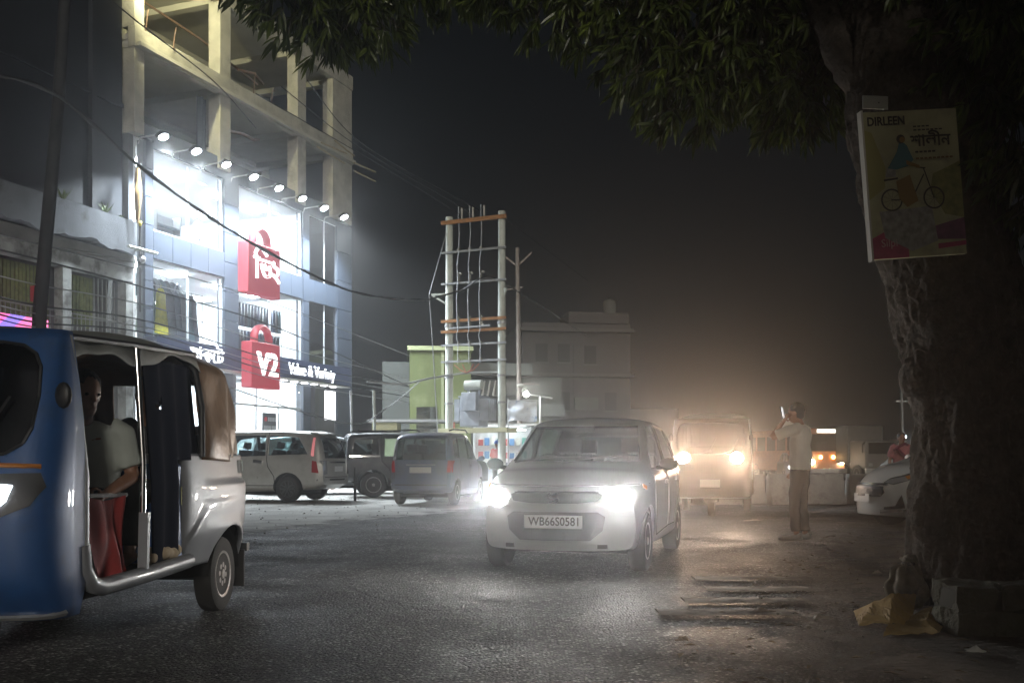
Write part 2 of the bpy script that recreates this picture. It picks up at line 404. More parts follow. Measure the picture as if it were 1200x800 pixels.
# cladding panels, each its own plate with an open joint
def panels(x0, x1, z0, z1, nx, nz, m=clad, y=0.0):
    for i in range(nx):
        for k in range(nz):
            g = .012; a = x0+(x1-x0)*i/nx+g; b = x0+(x1-x0)*(i+1)/nx-g; c = z0+(z1-z0)*k/nz+g; d = z0+(z1-z0)*(k+1)/nz-g
            MB().box(a, b, y+random.uniform(-.006,.006), y+.09, c, d).build('cladding_panel', m, shop)
panels(.38, .77, 4.95, 11.2, 1, 7)
panels(.77, 4.4, 7.5, 8.4, 4, 1); panels(5.23, 9.43, 7.5, 8.4, 5, 1); panels(9.43, 12.05, 7.5, 8.4, 3, 1)
panels(4.4, 5.23, 4.95, 11.2, 1, 6); panels(9.43, 9.9, 4.95, 11.2, 1, 5)
panels(12.05, 13.3, .1, 11.2, 1, 9); panels(.77, 12.05, 11.0, 11.28, 9, 1)
panels(.38, .77, .1, 4.2, 1, 3); panels(4.4, 4.9, .1, 4.2, 1, 3); panels(9.43, 10.0, .1, 4.2, 1, 3)
bx('core', .4, .76, .1, .34, 0, 11.2, plaster); bx('core', 4.42, 5.2, .1, .34, 0, 11.2, plaster); bx('core', 9.45, 9.74, .1, .34, 0, 11.2, plaster); bx('core', 12.07, 13.28, .1, .34, 0, 11.0, plaster)
for z0, z1 in ((7.52, 8.38), (4.2, 4.96)): bx('spandrel', .77, 12.06, .1, .34, z0, z1, plaster)
# side wall towards the next plots
bx('gable_wall', -.02, .18, .3, DP, 0, 11.3, plaster); bx('gable_wall', W_-.08, W_+.1, .3, DP, 0, 11.28, clad)
# fascia with the illuminated names, soffit with downlights
bx('sign_fascia', .38, 12.4, -.45, .09, 4.2, 4.95, clad_d)
bx('soffit', .4, 12.4, -.44, .09, 4.12, 4.19, white_wall)
for k in range(9):
    bx('downlight', 5.5+k*.72, 5.7+k*.72, -.3, -.12, 4.09, 4.12, emis('downlight', (.95,.97,1), 18))
# ground floor: shopfront pane, doors, lit poster window
e = bpy.data.objects.new('shopfront', None); C.objects.link(e); e.parent = shop
for a, b in ((.8, 2.55), (2.62, 4.38), (4.95, 6.4), (7.9, 9.4)):
    MB().box(a, b, .15, .16, .2, 4.1).build('pane', shop_glass, e)
for a in (2.56, 6.41, 7.84): MB().box(a, a+.05, .1, .2, .16, 4.1).build('mullion', al, e)
MB().box(4.95, 9.4, .1, .2, 3.05, 3.12).build('transom', al, e)
bx('pillar', 10.0, 10.7, -.2, .3, 0, 4.1, mat('dark stone', (.03,.03,.035), .3, vary=.2))
bx('shutter_box', 11.2, 12.04, .12, .3, .1, 2.7, mat('dark shutter', (.05,.05,.055), .5)); bx('lit_poster', 11.2, 11.95, .02, .1, 2.72, 3.95, emis('poster light', (.95,.97,1), 2.2))
bx('shutter', 10.72, 11.19, .14, .2, .1, 4.1, mat('dark shutter', (.05,.05,.055), .5))
# interior fittings
cloths = {n: mat('cloth '+n, c, .9, vary=.2, vscale=12) for n, c in dict(sage=(.30,.38,.30), yellow=(.62,.55,.05), navy=(.02,.025,.045), charcoal=(.035,.038,.045), denim=(.05,.075,.13), grey=(.22,.24,.26), white=(.75,.76,.78), teal=(.06,.11,.13)).items()}
def garment_mesh(kind):
    mb = MB(); n = 9; rows = []
    for k in range(n):
        t = k/(n-1)
        if kind == 'dress': wv = .20 + .04*(t < .12) + .13*max(0, t-.35); L = 1.25
        elif kind == 'trousers': wv = .17 - .05*t; L = 1.0
        else: wv = .24 if t < .35 else .20; L = .78
        if t == 0: wv = .09
        ring = []
        for j in range(12):
            a = 2*math.pi*j/12; fold = 1 + .14*math.sin(3*a+4*t)*t
            ring.append((wv*math.cos(a)*fold, (.05+.03*t)*math.sin(a)*fold, -L*t))
        rows.append(ring)
    mb.loft(rows)
    if kind == 'shirt':
        for s in (-1, 1): mb.tube([(s*.17,0,-.06),(s*.27,0,-.22),(s*.29,.01,-.42)], [.055,.05,.04], 8)
    mb.tube([(0,0,0),(0,0,.07),(.02,0,.1)], .006, 5)
    return mb.mesh('garment', 60)
GM = {k: garment_mesh(k) for k in ('dress','trousers','shirt')}
def shop_thing(name, label, cat, x, y, z, group=None): 
    t = thing(name, label, cat, shop.matrix_basis @ Vector((x, y, z)), ang, group); return t
bpy.context.view_layer.update()
MS = Matrix.Translation(shop.location) @ Matrix.Rotation(ang, 4, 'Z')
def sp(x, y, z): return MS @ Vector((x, y, z))
def rack(x0, x1, y, z, label, grp='garment racks behind the shop windows', h=1.75, cat='rack'):
    t = thing('garment_rack', label, 'rack', sp((x0+x1)/2, y, z), ang, grp); w2 = (x1-x0)/2
    MB().tube([(-w2,0,h),(w2,0,h)], .02, 6).build('rail', steel, t)
    for s in (-1, 1):
        MB().tube([(s*(w2-.02),0,0),(s*(w2-.02),0,h)], .02, 6).build('upright', steel, t)
        MB().box(s*(w2-.02)-.03, s*(w2-.02)+.03, -.25, .25, 0, .03).build('foot', steel, t)
def hang(kind, m, x, y, z, label, grp, sc=1.0, rz=0):
    o = bpy.data.objects.new({'dress':'hanging_dress','trousers':'hanging_trousers','shirt':'hanging_shirt'}[kind], GM[kind].copy()); C.objects.link(o)
    o.data.materials.append(m); o.location = sp(x, y, z); o.rotation_euler = (0,0,ang+rz); o.scale = (sc,sc,sc)
    return tag(o, label, kind, grp)
rack(1.0, 4.2, .8, 4.5, 'garment rack of dresses behind the first-floor window', h=2.35)
ORD = ['first','second','third','fourth','fifth','sixth','seventh','eighth','ninth','tenth','eleventh','twelfth','thirteenth','fourteenth','fifteenth','sixteenth','seventeenth','eighteenth','nineteenth']
g1 = 'dresses hanging in the first-floor window'
hang('dress', cloths['sage'], 1.15, .75, 6.75, 'pale sage dress at the pillar end of the first-floor rack', g1, 1.25)
hang('dress', cloths['sage'], 1.5, .78, 6.75, 'sage green dress beside the yellow dress, on its pale side', g1, 1.25)
hang('dress', cloths['yellow'], 1.95, .72, 6.75, 'bright yellow dress hanging in the first-floor window', g1, 1.2)
for k in range(5): hang('dress', cloths[['charcoal','navy','charcoal','teal','navy'][k]], 2.35+k*.3, .76, 6.75, ORD[k]+' dark dress counted from the yellow dress in the first-floor window', g1, 1.25, random.uniform(-.3,.3))
g4 = 'tops hanging above the first-floor rack'
for k in range(9): hang('shirt', cloths[['grey','teal','charcoal','navy'][k % 4]], 1.1+k*.3, 1.3, 7.2, ORD[k]+' dark top from the pillar in the row behind the yellow dress', g4, .9, random.uniform(-.4,.4))
rack(5.35, 9.2, .85, 6.0, 'wall rail of folded trousers behind the first-floor window with the red bag sign', h=.98)
g2 = 'upper row of dark jeans in the first-floor window'
for k in range(19): hang('trousers', cloths[['navy','denim','charcoal','teal','navy'][k % 5]], 5.42+k*.2, .85, 6.95, ORD[k]+' pair of jeans from the bag sign side in the upper window row', g2, .85, random.uniform(.5,.9))
rack(5.35, 9.2, .85, 4.5, 'low rail of dark jeans behind the bag sign', h=1.45)
g3 = 'lower row of dark jeans in the first-floor window'
for k in range(19): hang('trousers', cloths[['denim','navy','charcoal','navy'][k % 4]], 5.42+k*.2, .9, 5.95, ORD[k]+' pair of jeans from the bag sign side in the lower window row', g3, 1.0, random.uniform(.5,.9))
for k, (x, lab) in enumerate(((1.5,'white display gondola in the top-floor window by the pillar'),(3.0,'white display gondola in the middle of the top-floor window'),(8.2,'white display gondola in the top-floor window over the jeans'))):
    t = thing('display_gondola', lab, 'display rack', sp(x, 1.6, 8.0), ang, 'white gondolas on the top shop floor')
    MB().box(-.6,.6,-.03,.03,0,1.5).build('back_panel', al, t)
    for zz in (.3,.7,1.1): MB().box(-.6,.6,-.32,-.03,zz,zz+.03).build('shelf', cloths['grey'], t)
    for s in (-.61,.61): MB().box(s-.02,s+.02,-.35,.03,0,1.55).build('upright', steel, t)
for k, x in enumerate((4.05, 6.1, 7.6)):
    t = thing('mannequin', ['pale mannequin at the edge of the top-floor window','pale mannequin behind the upper bag sign','pale mannequin near the middle of the wide top-floor window'][k], 'mannequin', sp(x, .9, 8.0), ang, 'mannequins on the top shop floor')
    mb = MB(); mb.ell((0,0,1.6),(.085,.1,.12)); mb.tube([(0,0,1.5),(0,0,1.42),(0,0,1.3),(0,0,1.1),(0,0,.95),(0,0,.85)],[.05,(.17,.09),(.19,.11),(.13,.09),(.17,.11),(.14,.1)],12)
    for s in (-1,1):
        mb.tube([(s*.18,0,1.38),(s*.23,0,1.12),(s*.22,-.05,.85)],[.05,.04,.03],8); mb.tube([(s*.09,0,.9),(s*.09,0,.5),(s*.1,0,.1)],[.085,.055,.04],8)
    remesh(mb, 'body', .03, cloths['white'], t, 3)
    MB().lathe([(.2,0),(.2,.02),(.03,.04),(.03,.1)],(0,0,1)).build('base', steel, t)
# dark directory board inside the entrance
t = thing('directory_board', 'dark directory board with white panels inside the bright entrance', 'board', sp(8.55, .9, .15), ang)
MB().box(-.55,.55,0,.06,.6,2.75).build('panel', mat('board black', (.02,.02,.022), .5), t)
for k in range(3):
    for j in range(2): MB().box(-.5+.52*j, -.02+.52*j, -.006, 0, .75+.55*k, 1.15+.55*k).build('notice', mat('notice paper', (.45,.47,.48), .7), t)
MB().lathe([(.001,-.006),(.09,-.006),(.09,0)],(0,1,0),(-.38,0,2.5)).build('emblem', mat('sign red', (.55,.02,.03), .5), t)
for k in range(6): MB().box(-.22+.11*k,-.14+.11*k,-.005,0,2.42,2.58).build('mark', mat('notice paper', (.45,.47,.48), .7), t)
for s in (-.4,.4): MB().box(s-.03,s+.03,0,.05,0,.6).build('leg', steel, t)
# ------------------------------------------------------------ bag-shaped red signs
red_m = mat('sign red lit', (.12,.002,.008), .55, emit=(.55,.010,.04), estr=.5)
def bag_sign(label, x0, x1, z0, z1, hx0, hx1, hz, wr):
    t = thing('bag_sign', label, 'sign', sp((x0+x1)/2, -.55, z0), ang, 'red bag-shaped signs on the shop front')
    w2 = (x1-x0)/2; h = z1-z0
    MB().box(-w2, w2, -.45, .0, 0, h).build('body', red_m, t, bevel=.03)
    ha = hx0-(x0+x1)/2; hb = hx1-(x0+x1)/2; c = (ha+hb)/2; r = (hb-ha)/2; pts = [(ha,-.22,h-.02)]
    for k in range(13):
        a = math.pi*(1-k/12); pts.append((c+r*math.cos(a), -.22, h+(hz-z1-r)+r*math.sin(a)))
    pts.append((hb,-.22,h-.02))
    MB().tube(pts, [(.17,.1)]*len(pts), 8).build('handle', red_m, t, smooth=60)
    for s, sz, x, z, sx, b in wr:
        text(s, sz, white_led, t, frame((x,-.49,z),(1,0,0),(0,0,1)), .04, bold=b, sx=sx)
    for zz in (.3, h-.3): MB().box(-.2,.2,0,.54,zz-.04,zz+.04).build('bracket', steel, t)
    return t
bag_sign('red shopping-bag sign with a white Bengali name between the upper windows', 4.4, 6.35, 6.95, 8.75, 4.95, 5.85, 9.35, [('ি',1.25,-.52,.92,.9,.0),('ভ',1.1,.03,.92,.9,.0),('২',1.15,.62,.92,.85,.006)])
bag_sign('red shopping-bag sign reading V2 over the shop entrance', 4.6, 6.35, 3.62, 5.25, 5.05, 5.95, 5.85, [('V2',1.15,.06,.82,.98,.02)])
# illuminated names on the fascia
t = thing('name_letters', 'white illuminated letters reading Value & Variety on the dark fascia', 'sign', sp(9.4, -.47, 4.55), ang)
text('Value & Variety', .62, white_led, t, frame((0,0,0),(1,0,0),(0,0,1)), .03, bold=.004, sx=.86)
t = thing('name_letters', 'white illuminated Bengali letters on the fascia beside the V2 bag', 'sign', sp(2.85, -.47, 4.55), ang)
text('মাকেট', .66, white_led, t, frame((0,0,0),(1,0,0),(0,0,1)), .03, bold=.006)
# ------------------------------------------------------------ floodlights on arms along the parapet
flood_lens = emis('floodlight lens', (.85,.93,1), 90)
for k in range(8):
    x = .1 + k*1.56
    nm = ['first','second','third','fourth','fifth','sixth','seventh','eighth'][k]
    t = thing('floodlight', f'{nm} of eight white floodlights along the shop parapet, counted from the old balcony building', 'floodlight', sp(x, -.95, 11.08), ang, 'floodlights along the shop parapet')
    MB().tube([(0,.98,-.12),(0,.9,.06),(0,.1,.1)], .025, 6).build('arm', steel, t)
    Mr = Matrix.Rotation(R(-28), 4, 'X')
    MB().box(-.2,.2,-.14,.14,-.02,.09,Mr).build('housing', black, t, bevel=.015)
    MB().lathe([(.001,-.07),(.10,-.06),(.15,-.035),(.15,-.02)],(0,math.sin(R(28)),math.cos(R(28))),(0,0,0),18).build('lens', flood_lens, t)
    spot('floodlight_beam', t, (0,-.06,-.24), (0,-.14,-1), 4600, (.84,.93,1), 132, .7, .1)
# ------------------------------------------------------------ unfinished concrete floors above
cols = [(-.1,.35),(4.15,4.75),(9.05,9.65),(11.7,13.3)]
for z0, z1 in ((11.3,13.95),(14.6,17.2)):
    for i, (a, b) in enumerate(cols):
        for j, y in enumerate((0., 4.2, 8.3)):
            if i == 3 and j: bx('column', 12.6, 13.2, y, y+.5, z0, z1, concrete)
            else: bx('column', a, b, y, y+.5, z0, z1, concrete, bevel=.015)
for z0, z1, zs in ((13.95,14.6,14.42),(17.2,17.8,17.65)):
    bx('slab', -.05, 13.28, .28, DP-.03, zs-.17, zs, slab_m)
    MB().box(-.12, 13.32, -.05, .25, z0, z1).build('edge_beam', concrete, shop, bevel=.02)
    for i, (a, b) in enumerate(cols): bx('cross_beam', (a+b)/2-.16, (a+b)/2+.16, .27, DP-.35, z0+.05, zs-.18, slab_m)
    bx('rear_beam', -.1, 13.3, DP-.3, DP, z0+.02, z1, concrete)
    bx('inner_beam', -.1, 13.3, 4.3, 4.6, z0+.08, zs-.19, slab_m)
bx('edge_lip', -.05, 13.3, -.2, -.06, 13.98, 14.1, slab_m)
bx('parapet', .3, 11.6, .12, .3, 11.31, 11.75, mat('dark parapet', (.05,.06,.08), .8))
bx('rear_brick_wall', .4, 8.9, 8.35, 8.55, 11.31, 13.9, plaster)
bx('stair_block', 9.7, 11.6, 4.7, 8.2, 14.61, 17.1, concrete)
# left-over scaffolding poles, rods and bamboo
bam = mat('bamboo', (.30,.25,.15), .7, vary=.2)
for (a, b) in (((12.9,-.35,13.9),(14.6,-.45,13.95)),((12.9,-.35,13.55),(14.5,-.5,13.5)),((10.3,-.3,14.0),(12.2,-.4,14.1)),((10.0,-.3,13.75),(12.0,-.4,13.62)),((11.2,-.4,14.35),(12.9,-.35,14.2))):
    MB().tube([a, b], .035, 6).build('bamboo_pole', bam, shop)
rb = mat('rusty rod', (.10,.06,.04), .8)
for x, y in ((1.6,-.1),(1.75,.05),(.4,0),(6.1,0),(7.3,.05)): MB().tube([(x,y,14.5),(x+.05,y,14.95),(x+.1,y-.02,15.15+random.random()*.3)], .018, 5).build('rebar', rb, shop)
MB().tube([(5.2,.5,13.0),(6.0,.4,13.12),(6.5,.3,13.05),(7.0,.4,13.2)], .06, 6).build('sling_rope', rb, shop)
MB().tube([(1.2,2.2,17.0),(4.6,1.2,16.2),(7.2,.6,15.4)], .04, 6).build('scaffold_pole', rb, shop)
MB().tube([(5.4,.2,15.25),(6.3,.1,15.42),(7.0,.2,15.3)], .05, 6).build('scaffold_pole', rb, shop)
mb = MB(); mb.grid(lambda u, v: (3.75+.55*u, .7+.05*math.sin(u*9), 13.85-2.2*v+.1*math.sin(u*5)*v), 8, 6); mb.build('hanging_tarpaulin', mat('dark tarpaulin', (.02,.025,.035), .7), shop, smooth=60)
# out-of-view bracket floodlight, added to light the raw concrete
wl = thing('added_floodlight', 'added out-of-view pale yellow floodlight that lights the raw concrete floors', 'lamp', sp(-.9, -1.3, 16.4), ang)

# ============================================================ OLD BALCONY BUILDING
old = thing('balcony_building', 'old plastered building with green louvre windows beside the shop', 'building', (-11.76, 31.19, 0), ang)
def ob(name, x0, x1, y0, y1, z0, z1, m, bevel=0): return MB().box(x0, x1, y0, y1, z0, z1).build(name, m, old, bevel=bevel)
ob('wall', -14, -.05, .9, 8, 0, 7.3, mat('stained wall', (.10,.10,.095), .9, vary=.3, vscale=1, dirt=(.03,.03,.03), dscale=.7))
# parapet band with an uneven broken lower edge
mb = MB(); n = 90; rows = []
for i in range(n+1):
    x = -14 + 13.75*i/n; e = .12*math.sin(x*2.1)+.08*math.sin(x*5.3)+random.uniform(-.05,.05)
    rows.append([(x,-.25,7.42+e*.6),(x,-.25,8.4),(x,.15,8.4),(x,.15,7.4)])
mb.loft(rows); mb.build('parapet', plaster, old)
ob('ledge', -14, -.2, -.1, .89, 7.0, 7.36, mat('stained wall', (.1,.1,.1)))
ob('lintel', -14, -.2, -.05, .3, 6.55, 6.98, mat('pale lintel', (.24,.25,.24), .9, vary=.3, vscale=2, dirt=(.06,.06,.055), dscale=1.5, dmin=.48, dmax=.62))
for x in (-13.2,-9.3,-5.6,-2.85,-.35): ob('column', x-.16, x+.16, -.04, .28, 0, 6.54, mat('pale lintel', (.24,.25,.24)))
green = mat('green louvre', (.13,.15,.045), .7, vary=.3, vscale=8)
grill = mat('window grille', (.28,.29,.27), .6, metal=.3)
for a, b in ((-9.1,-5.8),(-5.4,-3.02),(-2.68,-.52)):
    e = bpy.data.objects.new('window', None); C.objects.link(e); e.parent = old
    k = int((b-a)/.13)
    for i in range(k):
        x = a+(b-a)*i/k
        if a > -3 and i > k*.62: continue
        MB().box(x+.012, x+.11, .45+random.uniform(0,.03), .49, 4.95+random.uniform(0,.12), 6.5).build('louvre_slat', green, e)
    for i in range(int((b-a)/.16)):
        x = a+.05+(b-a)*i/int((b-a)/.16)
        MB().tube([(x,.3,4.0),(x,.3,6.5 if a > -3 and x > -1.5 else 5.3)], .014, 5).build('grille_bar', grill, e)
    for z in (4.1,5.3): MB().box(a,b,.29,.32,z,z+.04).build('grille_rail', grill, e)
ob('balcony_slab', -14, -.2, -.15, .89, 3.7, 4.0, plaster)
ob('shop_wall', -14, -.2, .35, .5, 0, 3.69, mat('stained wall', (.1,.1,.1)))
# tall dark block behind
tall = thing('tall_block', 'tall dark unlit building rising behind the old balcony', 'building', (-11.76, 31.19, 0), ang)
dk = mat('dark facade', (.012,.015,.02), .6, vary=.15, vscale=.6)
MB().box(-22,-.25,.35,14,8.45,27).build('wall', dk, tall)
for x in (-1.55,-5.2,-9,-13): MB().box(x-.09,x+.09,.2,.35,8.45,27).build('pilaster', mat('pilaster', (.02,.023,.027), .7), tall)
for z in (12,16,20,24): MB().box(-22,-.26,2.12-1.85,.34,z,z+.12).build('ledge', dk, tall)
# weeds on the parapet, flag, lamp bracket, small boxes
leaf_s = mat('weed leaf', (.10,.14,.05), .7)
def weed(x, z, h, label):
    t = thing('parapet_weed', label, 'plant', sp(x, -.05, z), ang, 'weeds on the old parapet'); mb = MB()
    for k in range(16):
        a = random.random()*6.28; l_ = h*random.uniform(.5,1); d = Vector((math.cos(a)*.6, math.sin(a)*.6, 1)).normalized()
        p = [d*l_*s for s in (0,.4,1)]
        q = d.cross(Vector((0,0,1))).normalized()*.035
        mb.add([p[0], p[1]+q, p[2]-Vector((0,0,.05)), p[1]-q], [(0,1,2,3)])
    mb.build('foliage', leaf_s, t); MB().tube([(0,0,-.02),(0,0,h*.4)], .012, 5).build('stem', leaf_s, t)
weed(-3.0, 8.39, .62, 'tall weed on the parapet beside the dark pole'); weed(-1.35, 8.39, .55, 'pale weed on the parapet midway to the flag'); weed(-.75, 8.39, .25, 'low weed on the parapet close to the flag')
t = thing('furled_flag', 'furled ochre flag on a thin pole at the end of the parapet', 'flag', sp(-.3, -.4, 5.6), ang)
MB().tube([(0,0,0),(0,0,4.6)], .03, 6).build('pole', black, t)
mb = MB(); rows = []
for k in range(10):
    q = k/9; r = .02+.13*math.sin(math.pi*min(1, q*.85+.1))*(1.1-.4*q)
    rows.append([(-.12+r*math.cos(6.283*j/9)*(1+.25*math.sin(j*2+k)), -.02+r*.6*math.sin(6.283*j/9), 4.4-1.7*q) for j in range(9)])
mb.loft(rows[::-1]); mb.build('cloth', mat('ochre cloth', (.20,.12,.035), .9, vary=.3, vscale=7), t, smooth=60)
MB().ell((-.05,-.05,2.72),(.06,.05,.09)).build('tassel', mat('yellow tassel', (.6,.5,.05), .8), t)
t = thing('lamp_bracket', 'grey lamp bracket with an unlit lamp below the flag', 'lamp', sp(-.35, -.45, 7.5), ang)
MB().tube([(0,.2,0),(0,0,.02)], .03, 6).tube([(-.5,0,.02),(.75,0,.04)], .05, 8).build('arm', galv, t); MB().ell((.1,0,-.28),(.1,.1,.12)).tube([(.1,0,0),(.1,0,-.2)], .02, 5).build('lamp_head', steel, t)
t = thing('meter_box', 'small red and white box fixed beside the dark pole', 'box', sp(-4.15, -.3, 5.35), ang)
MB().box(-.12,.02,-.06,.14,0,.42).build('red_case', mat('box red', (.35,.03,.03), .6), t); MB().box(.03,.13,-.05,.14,-.02,.4).build('white_case', mat('box white', (.55,.55,.55), .6), t)
# lit pink sign
t = thing('led_sign', 'glowing pink and violet shop sign above the blue auto rickshaw', 'sign', sp(-5.0, -.5, 4.35), ang)
MB().box(-2.4,1.02,0,.12,-.02,.5).build('panel', emis('pink sign', (1,.02,.32), 1.6), t)
MB().add([(-.85,-.012,-.02),(-.35,-.012,-.02),(.25,-.012,.5),(-.25,-.012,.5)],[(0,1,2,3)]).build('stripe', emis('violet sign', (.12,.03,.75), 1.6), t)
MB().box(-2.45,1.07,.121,.16,-.06,.54).build('case', black, t)
for s in (-2, .6): MB().box(s-.05,s+.05,.161,.65,.2,.28).build('bracket', black, t)
# ============================================================ BUILDINGS FURTHER DOWN THE STREET
def building(name, label, px0, px1, D, ztop, depth, m, rot=0.0):
    a = P(px0, 540, D); a.z = 0; wd = (px1-px0)/F*D
    t = thing(name, label, 'building', a, rot)
    return t, wd
gm = mat('lime green wall', (.08,.097,.03), .85, vary=.12, vscale=.8, dirt=(.18,.2,.1), dscale=.7, dmin=.55, dmax=.75)
gb, wd = building('green_building', 'low lime green building behind the transformer', 448, 552, 44, 6, 8, gm, R(6))
MB().box(1.2, wd, 0, 7, 0, 5.9).build('wall', gm, gb); MB().box(.0, 1.19, .15, 7, 0, 5.4).build('annex_wall', mat('grey annex', (.05,.055,.05), .9), gb)
MB().box(1.1, wd+.1, -.12, 7.1, 5.91, 6.1).build('coping', mat('coping', (.3,.33,.18), .9), gb)
MB().box(2.6,2.72,-.03,.0,0,5.9).build('downpipe', mat('pipe', (.2,.22,.12), .7), gb)
MB().box(1.5,2.4,-.05,.05,2.2,3.4).build('window', dark_glass, gb)
g2, wd2 = building('terrace_building', 'grey building with stepped concrete terraces behind the second pole', 553, 690, 46, 6, 9, plaster, R(4))
tm = mat('pale terrace', (.12,.13,.12), .9, vary=.2, vscale=1)
MB().box(0, wd2*.78, .6, 9, 0, 4.9).build('wall', mat('terrace wall', (.10,.11,.10), .9), g2)  # one even grey, slightly darker than the terrace bands
for k, (z, l_, y) in enumerate(((4.95,.52,-.3),(4.05,.66,-.1),(3.1,.8,.1))):
    mb = MB(); mb.box(-.1, wd2*l_, y, .58, z, z+.55); mb.build('terrace_band', tm, g2)
MB().box(wd2*.55, wd2*.98, .2, .5, 0, 2.9).build('low_wall', mat('olive wall', (.16,.17,.11), .9, vary=.2), g2)
hz = mat('hazy block wall', (.075,.07,.068), .9, vary=.15, vscale=.5)
g3, wd3 = building('apartment_block', 'dim grey apartment block with a roof tank, far down the street', 612, 742, 66, 11, 10, hz, R(8))
MB().box(0, wd3, 0, 10, 0, 10.2).build('wall', hz, g3)
MB().box(wd3*.42, wd3*.98, -.25, 3, 10.2, 10.9).build('parapet', hz, g3)
for z in (3.4, 6.6, 9.6): MB().box(-.2, wd3+.2, -.5, -.0, z, z+.22).build('ledge', mat('ledge grey', (.11,.105,.1), .9), g3)
for x, z in ((.9,7.6),(2.4,7.6),(4.2,7.5),(.9,4.4),(2.4,4.4),(5.6,4.4)):
    e = MB().box(x, x+.8, -.04, .06, z, z+1.2).build('window', mat('unlit window', (.02,.02,.022), .8, spec=.2), g3); MB().box(x-.08, x+.88, -.14, -.05, z-.1, z-.02).build('sill', tm, e)
MB().box(3.4,3.5,-.02,0,5.4,8.8).build('downpipe', black, g3)
MB().box(3.4,5.0,-.7,-.51,4.4,5.2).build('awning', tm, g3)
wt = thing('water_tank', 'pale round water tank on the roof of the far apartment block', 'tank', g3.location + Vector((wd3*.8, 1.2, 10.9)))
MB().lathe([(.42,0),(.45,.3),(.44,.75),(.3,.95),(.1,1.02)],(0,0,1)).build('tank', tm, wt, smooth=40); MB().lathe([(.1,1.02),(.1,1.08)],(0,0,1)).build('lid', black, wt)
g4, wd4 = building('low_shop_row', 'unlit low shop row at the far end of the street', 690, 800, 75, 6, 8, hz, R(10))
MB().box(0, wd4, 0, 8, 0, 5).build('wall', hz, g4); MB().box(-.2, wd4+.2, -.8, .0, 3.0, 3.2).build('canopy', hz, g4)
for k in range(3): MB().box(.5+k*2.2, 2.2+k*2.2, -.05, 0, .2, 2.8).build('shutter', plaster, g4)
# lit stall behind the cars
st = thing('lit_stall', 'brightly lit roadside stall behind the dark blue hatchback', 'stall', P(556, 540, 37)*1, 0); st.location.z = 0
mb = MB(); mb.box(0,2.1,1.4,1.5,0,2.3).box(-.05,0,0,1.5,0,2.3).box(2.1,2.15,0,1.5,0,2.3); mb.build('wall', white_wall, st)
MB().box(-.2,2.3,-.5,1.6,2.31,2.38).build('roof', steel, st); MB().box(.1,2.0,.2,.6,0,.95).build('counter', mat('stall counter', (.2,.22,.25), .6), st)
MB().box(.2,1.9,.7,.75,2.15,2.2).build('tube_light', emis('stall tube', (.9,1,1), 30), st)
goods = [mat('goods '+str(i), c, .6) for i, c in enumerate(((.5,.1,.1),(.1,.25,.5),(.6,.6,.55),(.1,.35,.3)))]
for i in range(16): MB().box(.1+.24*(i%8), .28+.24*(i%8), 1.2, 1.38, 1.1+.5*(i//8), 1.3+.5*(i//8)+random.random()*.12).build('packet', goods[i%4], st)
# low yellow hut left of the stall
ht = thing('cream_kiosk', 'low cream kiosk behind the dark parked jeep', 'kiosk', P(436, 540, 40), 0); ht.location.z = 0
cm = mat('cream wall', (.42,.40,.24), .85, vary=.15)
MB().box(0,1.0,0,1.5,0,2.55).build('wall', cm, ht); MB().box(1.01,2.6,.3,1.5,0,1.9).build('counter', mat('kiosk grey', (.16,.17,.18), .8), ht); MB().box(-.15,3.6,-.4,1.7,2.56,2.66).build('roof', mat('tin roof', (.14,.14,.14), .6), ht); MB().tube([(3.3,-.2,0),(3.3,-.2,2.55)], .06, 6).build('post', mat('red post', (.35,.1,.06), .7), ht)
# ============================================================ TRANSFORMER STRUCTURE
pA = P(526.5, 540, 33); pB = P(588, 540, 32.2); pA.z = pB.z = 0
dpl = thing('transformer_structure', 'white twin-pole transformer structure with steel and rusty crossarms', 'pole structure', pA)
v = pB - pA; ux = v.normalized(); span = v.length
uy = Vector((-ux.y, ux.x, 0))
def L(s, z, o=0.): return ux*s + uy*o + Vector((0,0,z))
hA = 8.95
for s in (0, span): MB().tube([L(s,0),L(s,hA*.5),L(s,hA+.12)], [.13,.125,.115], 12).build('pole', galv, dpl, smooth=50)
zz = lambda y: 1 + (540-y)/F*32.6
arms = [(258.5,rust,.12),(294,steel,.06),(331,steel,.06),(375,rust,.09),(387.5,rust,.09),(403.5,steel,.06),(423,steel,.06)]
for y, m, h in arms: MB().bar(L(-.22, zz(y), -.14), L(span+.22, zz(y)+.0, -.14), .07, h).build('crossarm', m, dpl)
MB().bar(L(.1, zz(384), -.2), L(span-.3, zz(384)+.02, -.2), .05, .05).build('crossarm', steel, dpl)
MB().bar(L(-.3, zz(504), -.2), L(span+.3, zz(504), -.2), .1, .14).bar(L(-.3, zz(504), .5), L(span+.3, zz(504), .5), .1, .14).build('platform_beam', mat('cream beam', (.5,.48,.3), .7), dpl)
for s in (0, span):
    for z in (2.9, zz(441), zz(380)): MB().lathe([(.15,-.03),(.15,.03)],(0,0,1),L(s,z)).build('clamp', steel, dpl)
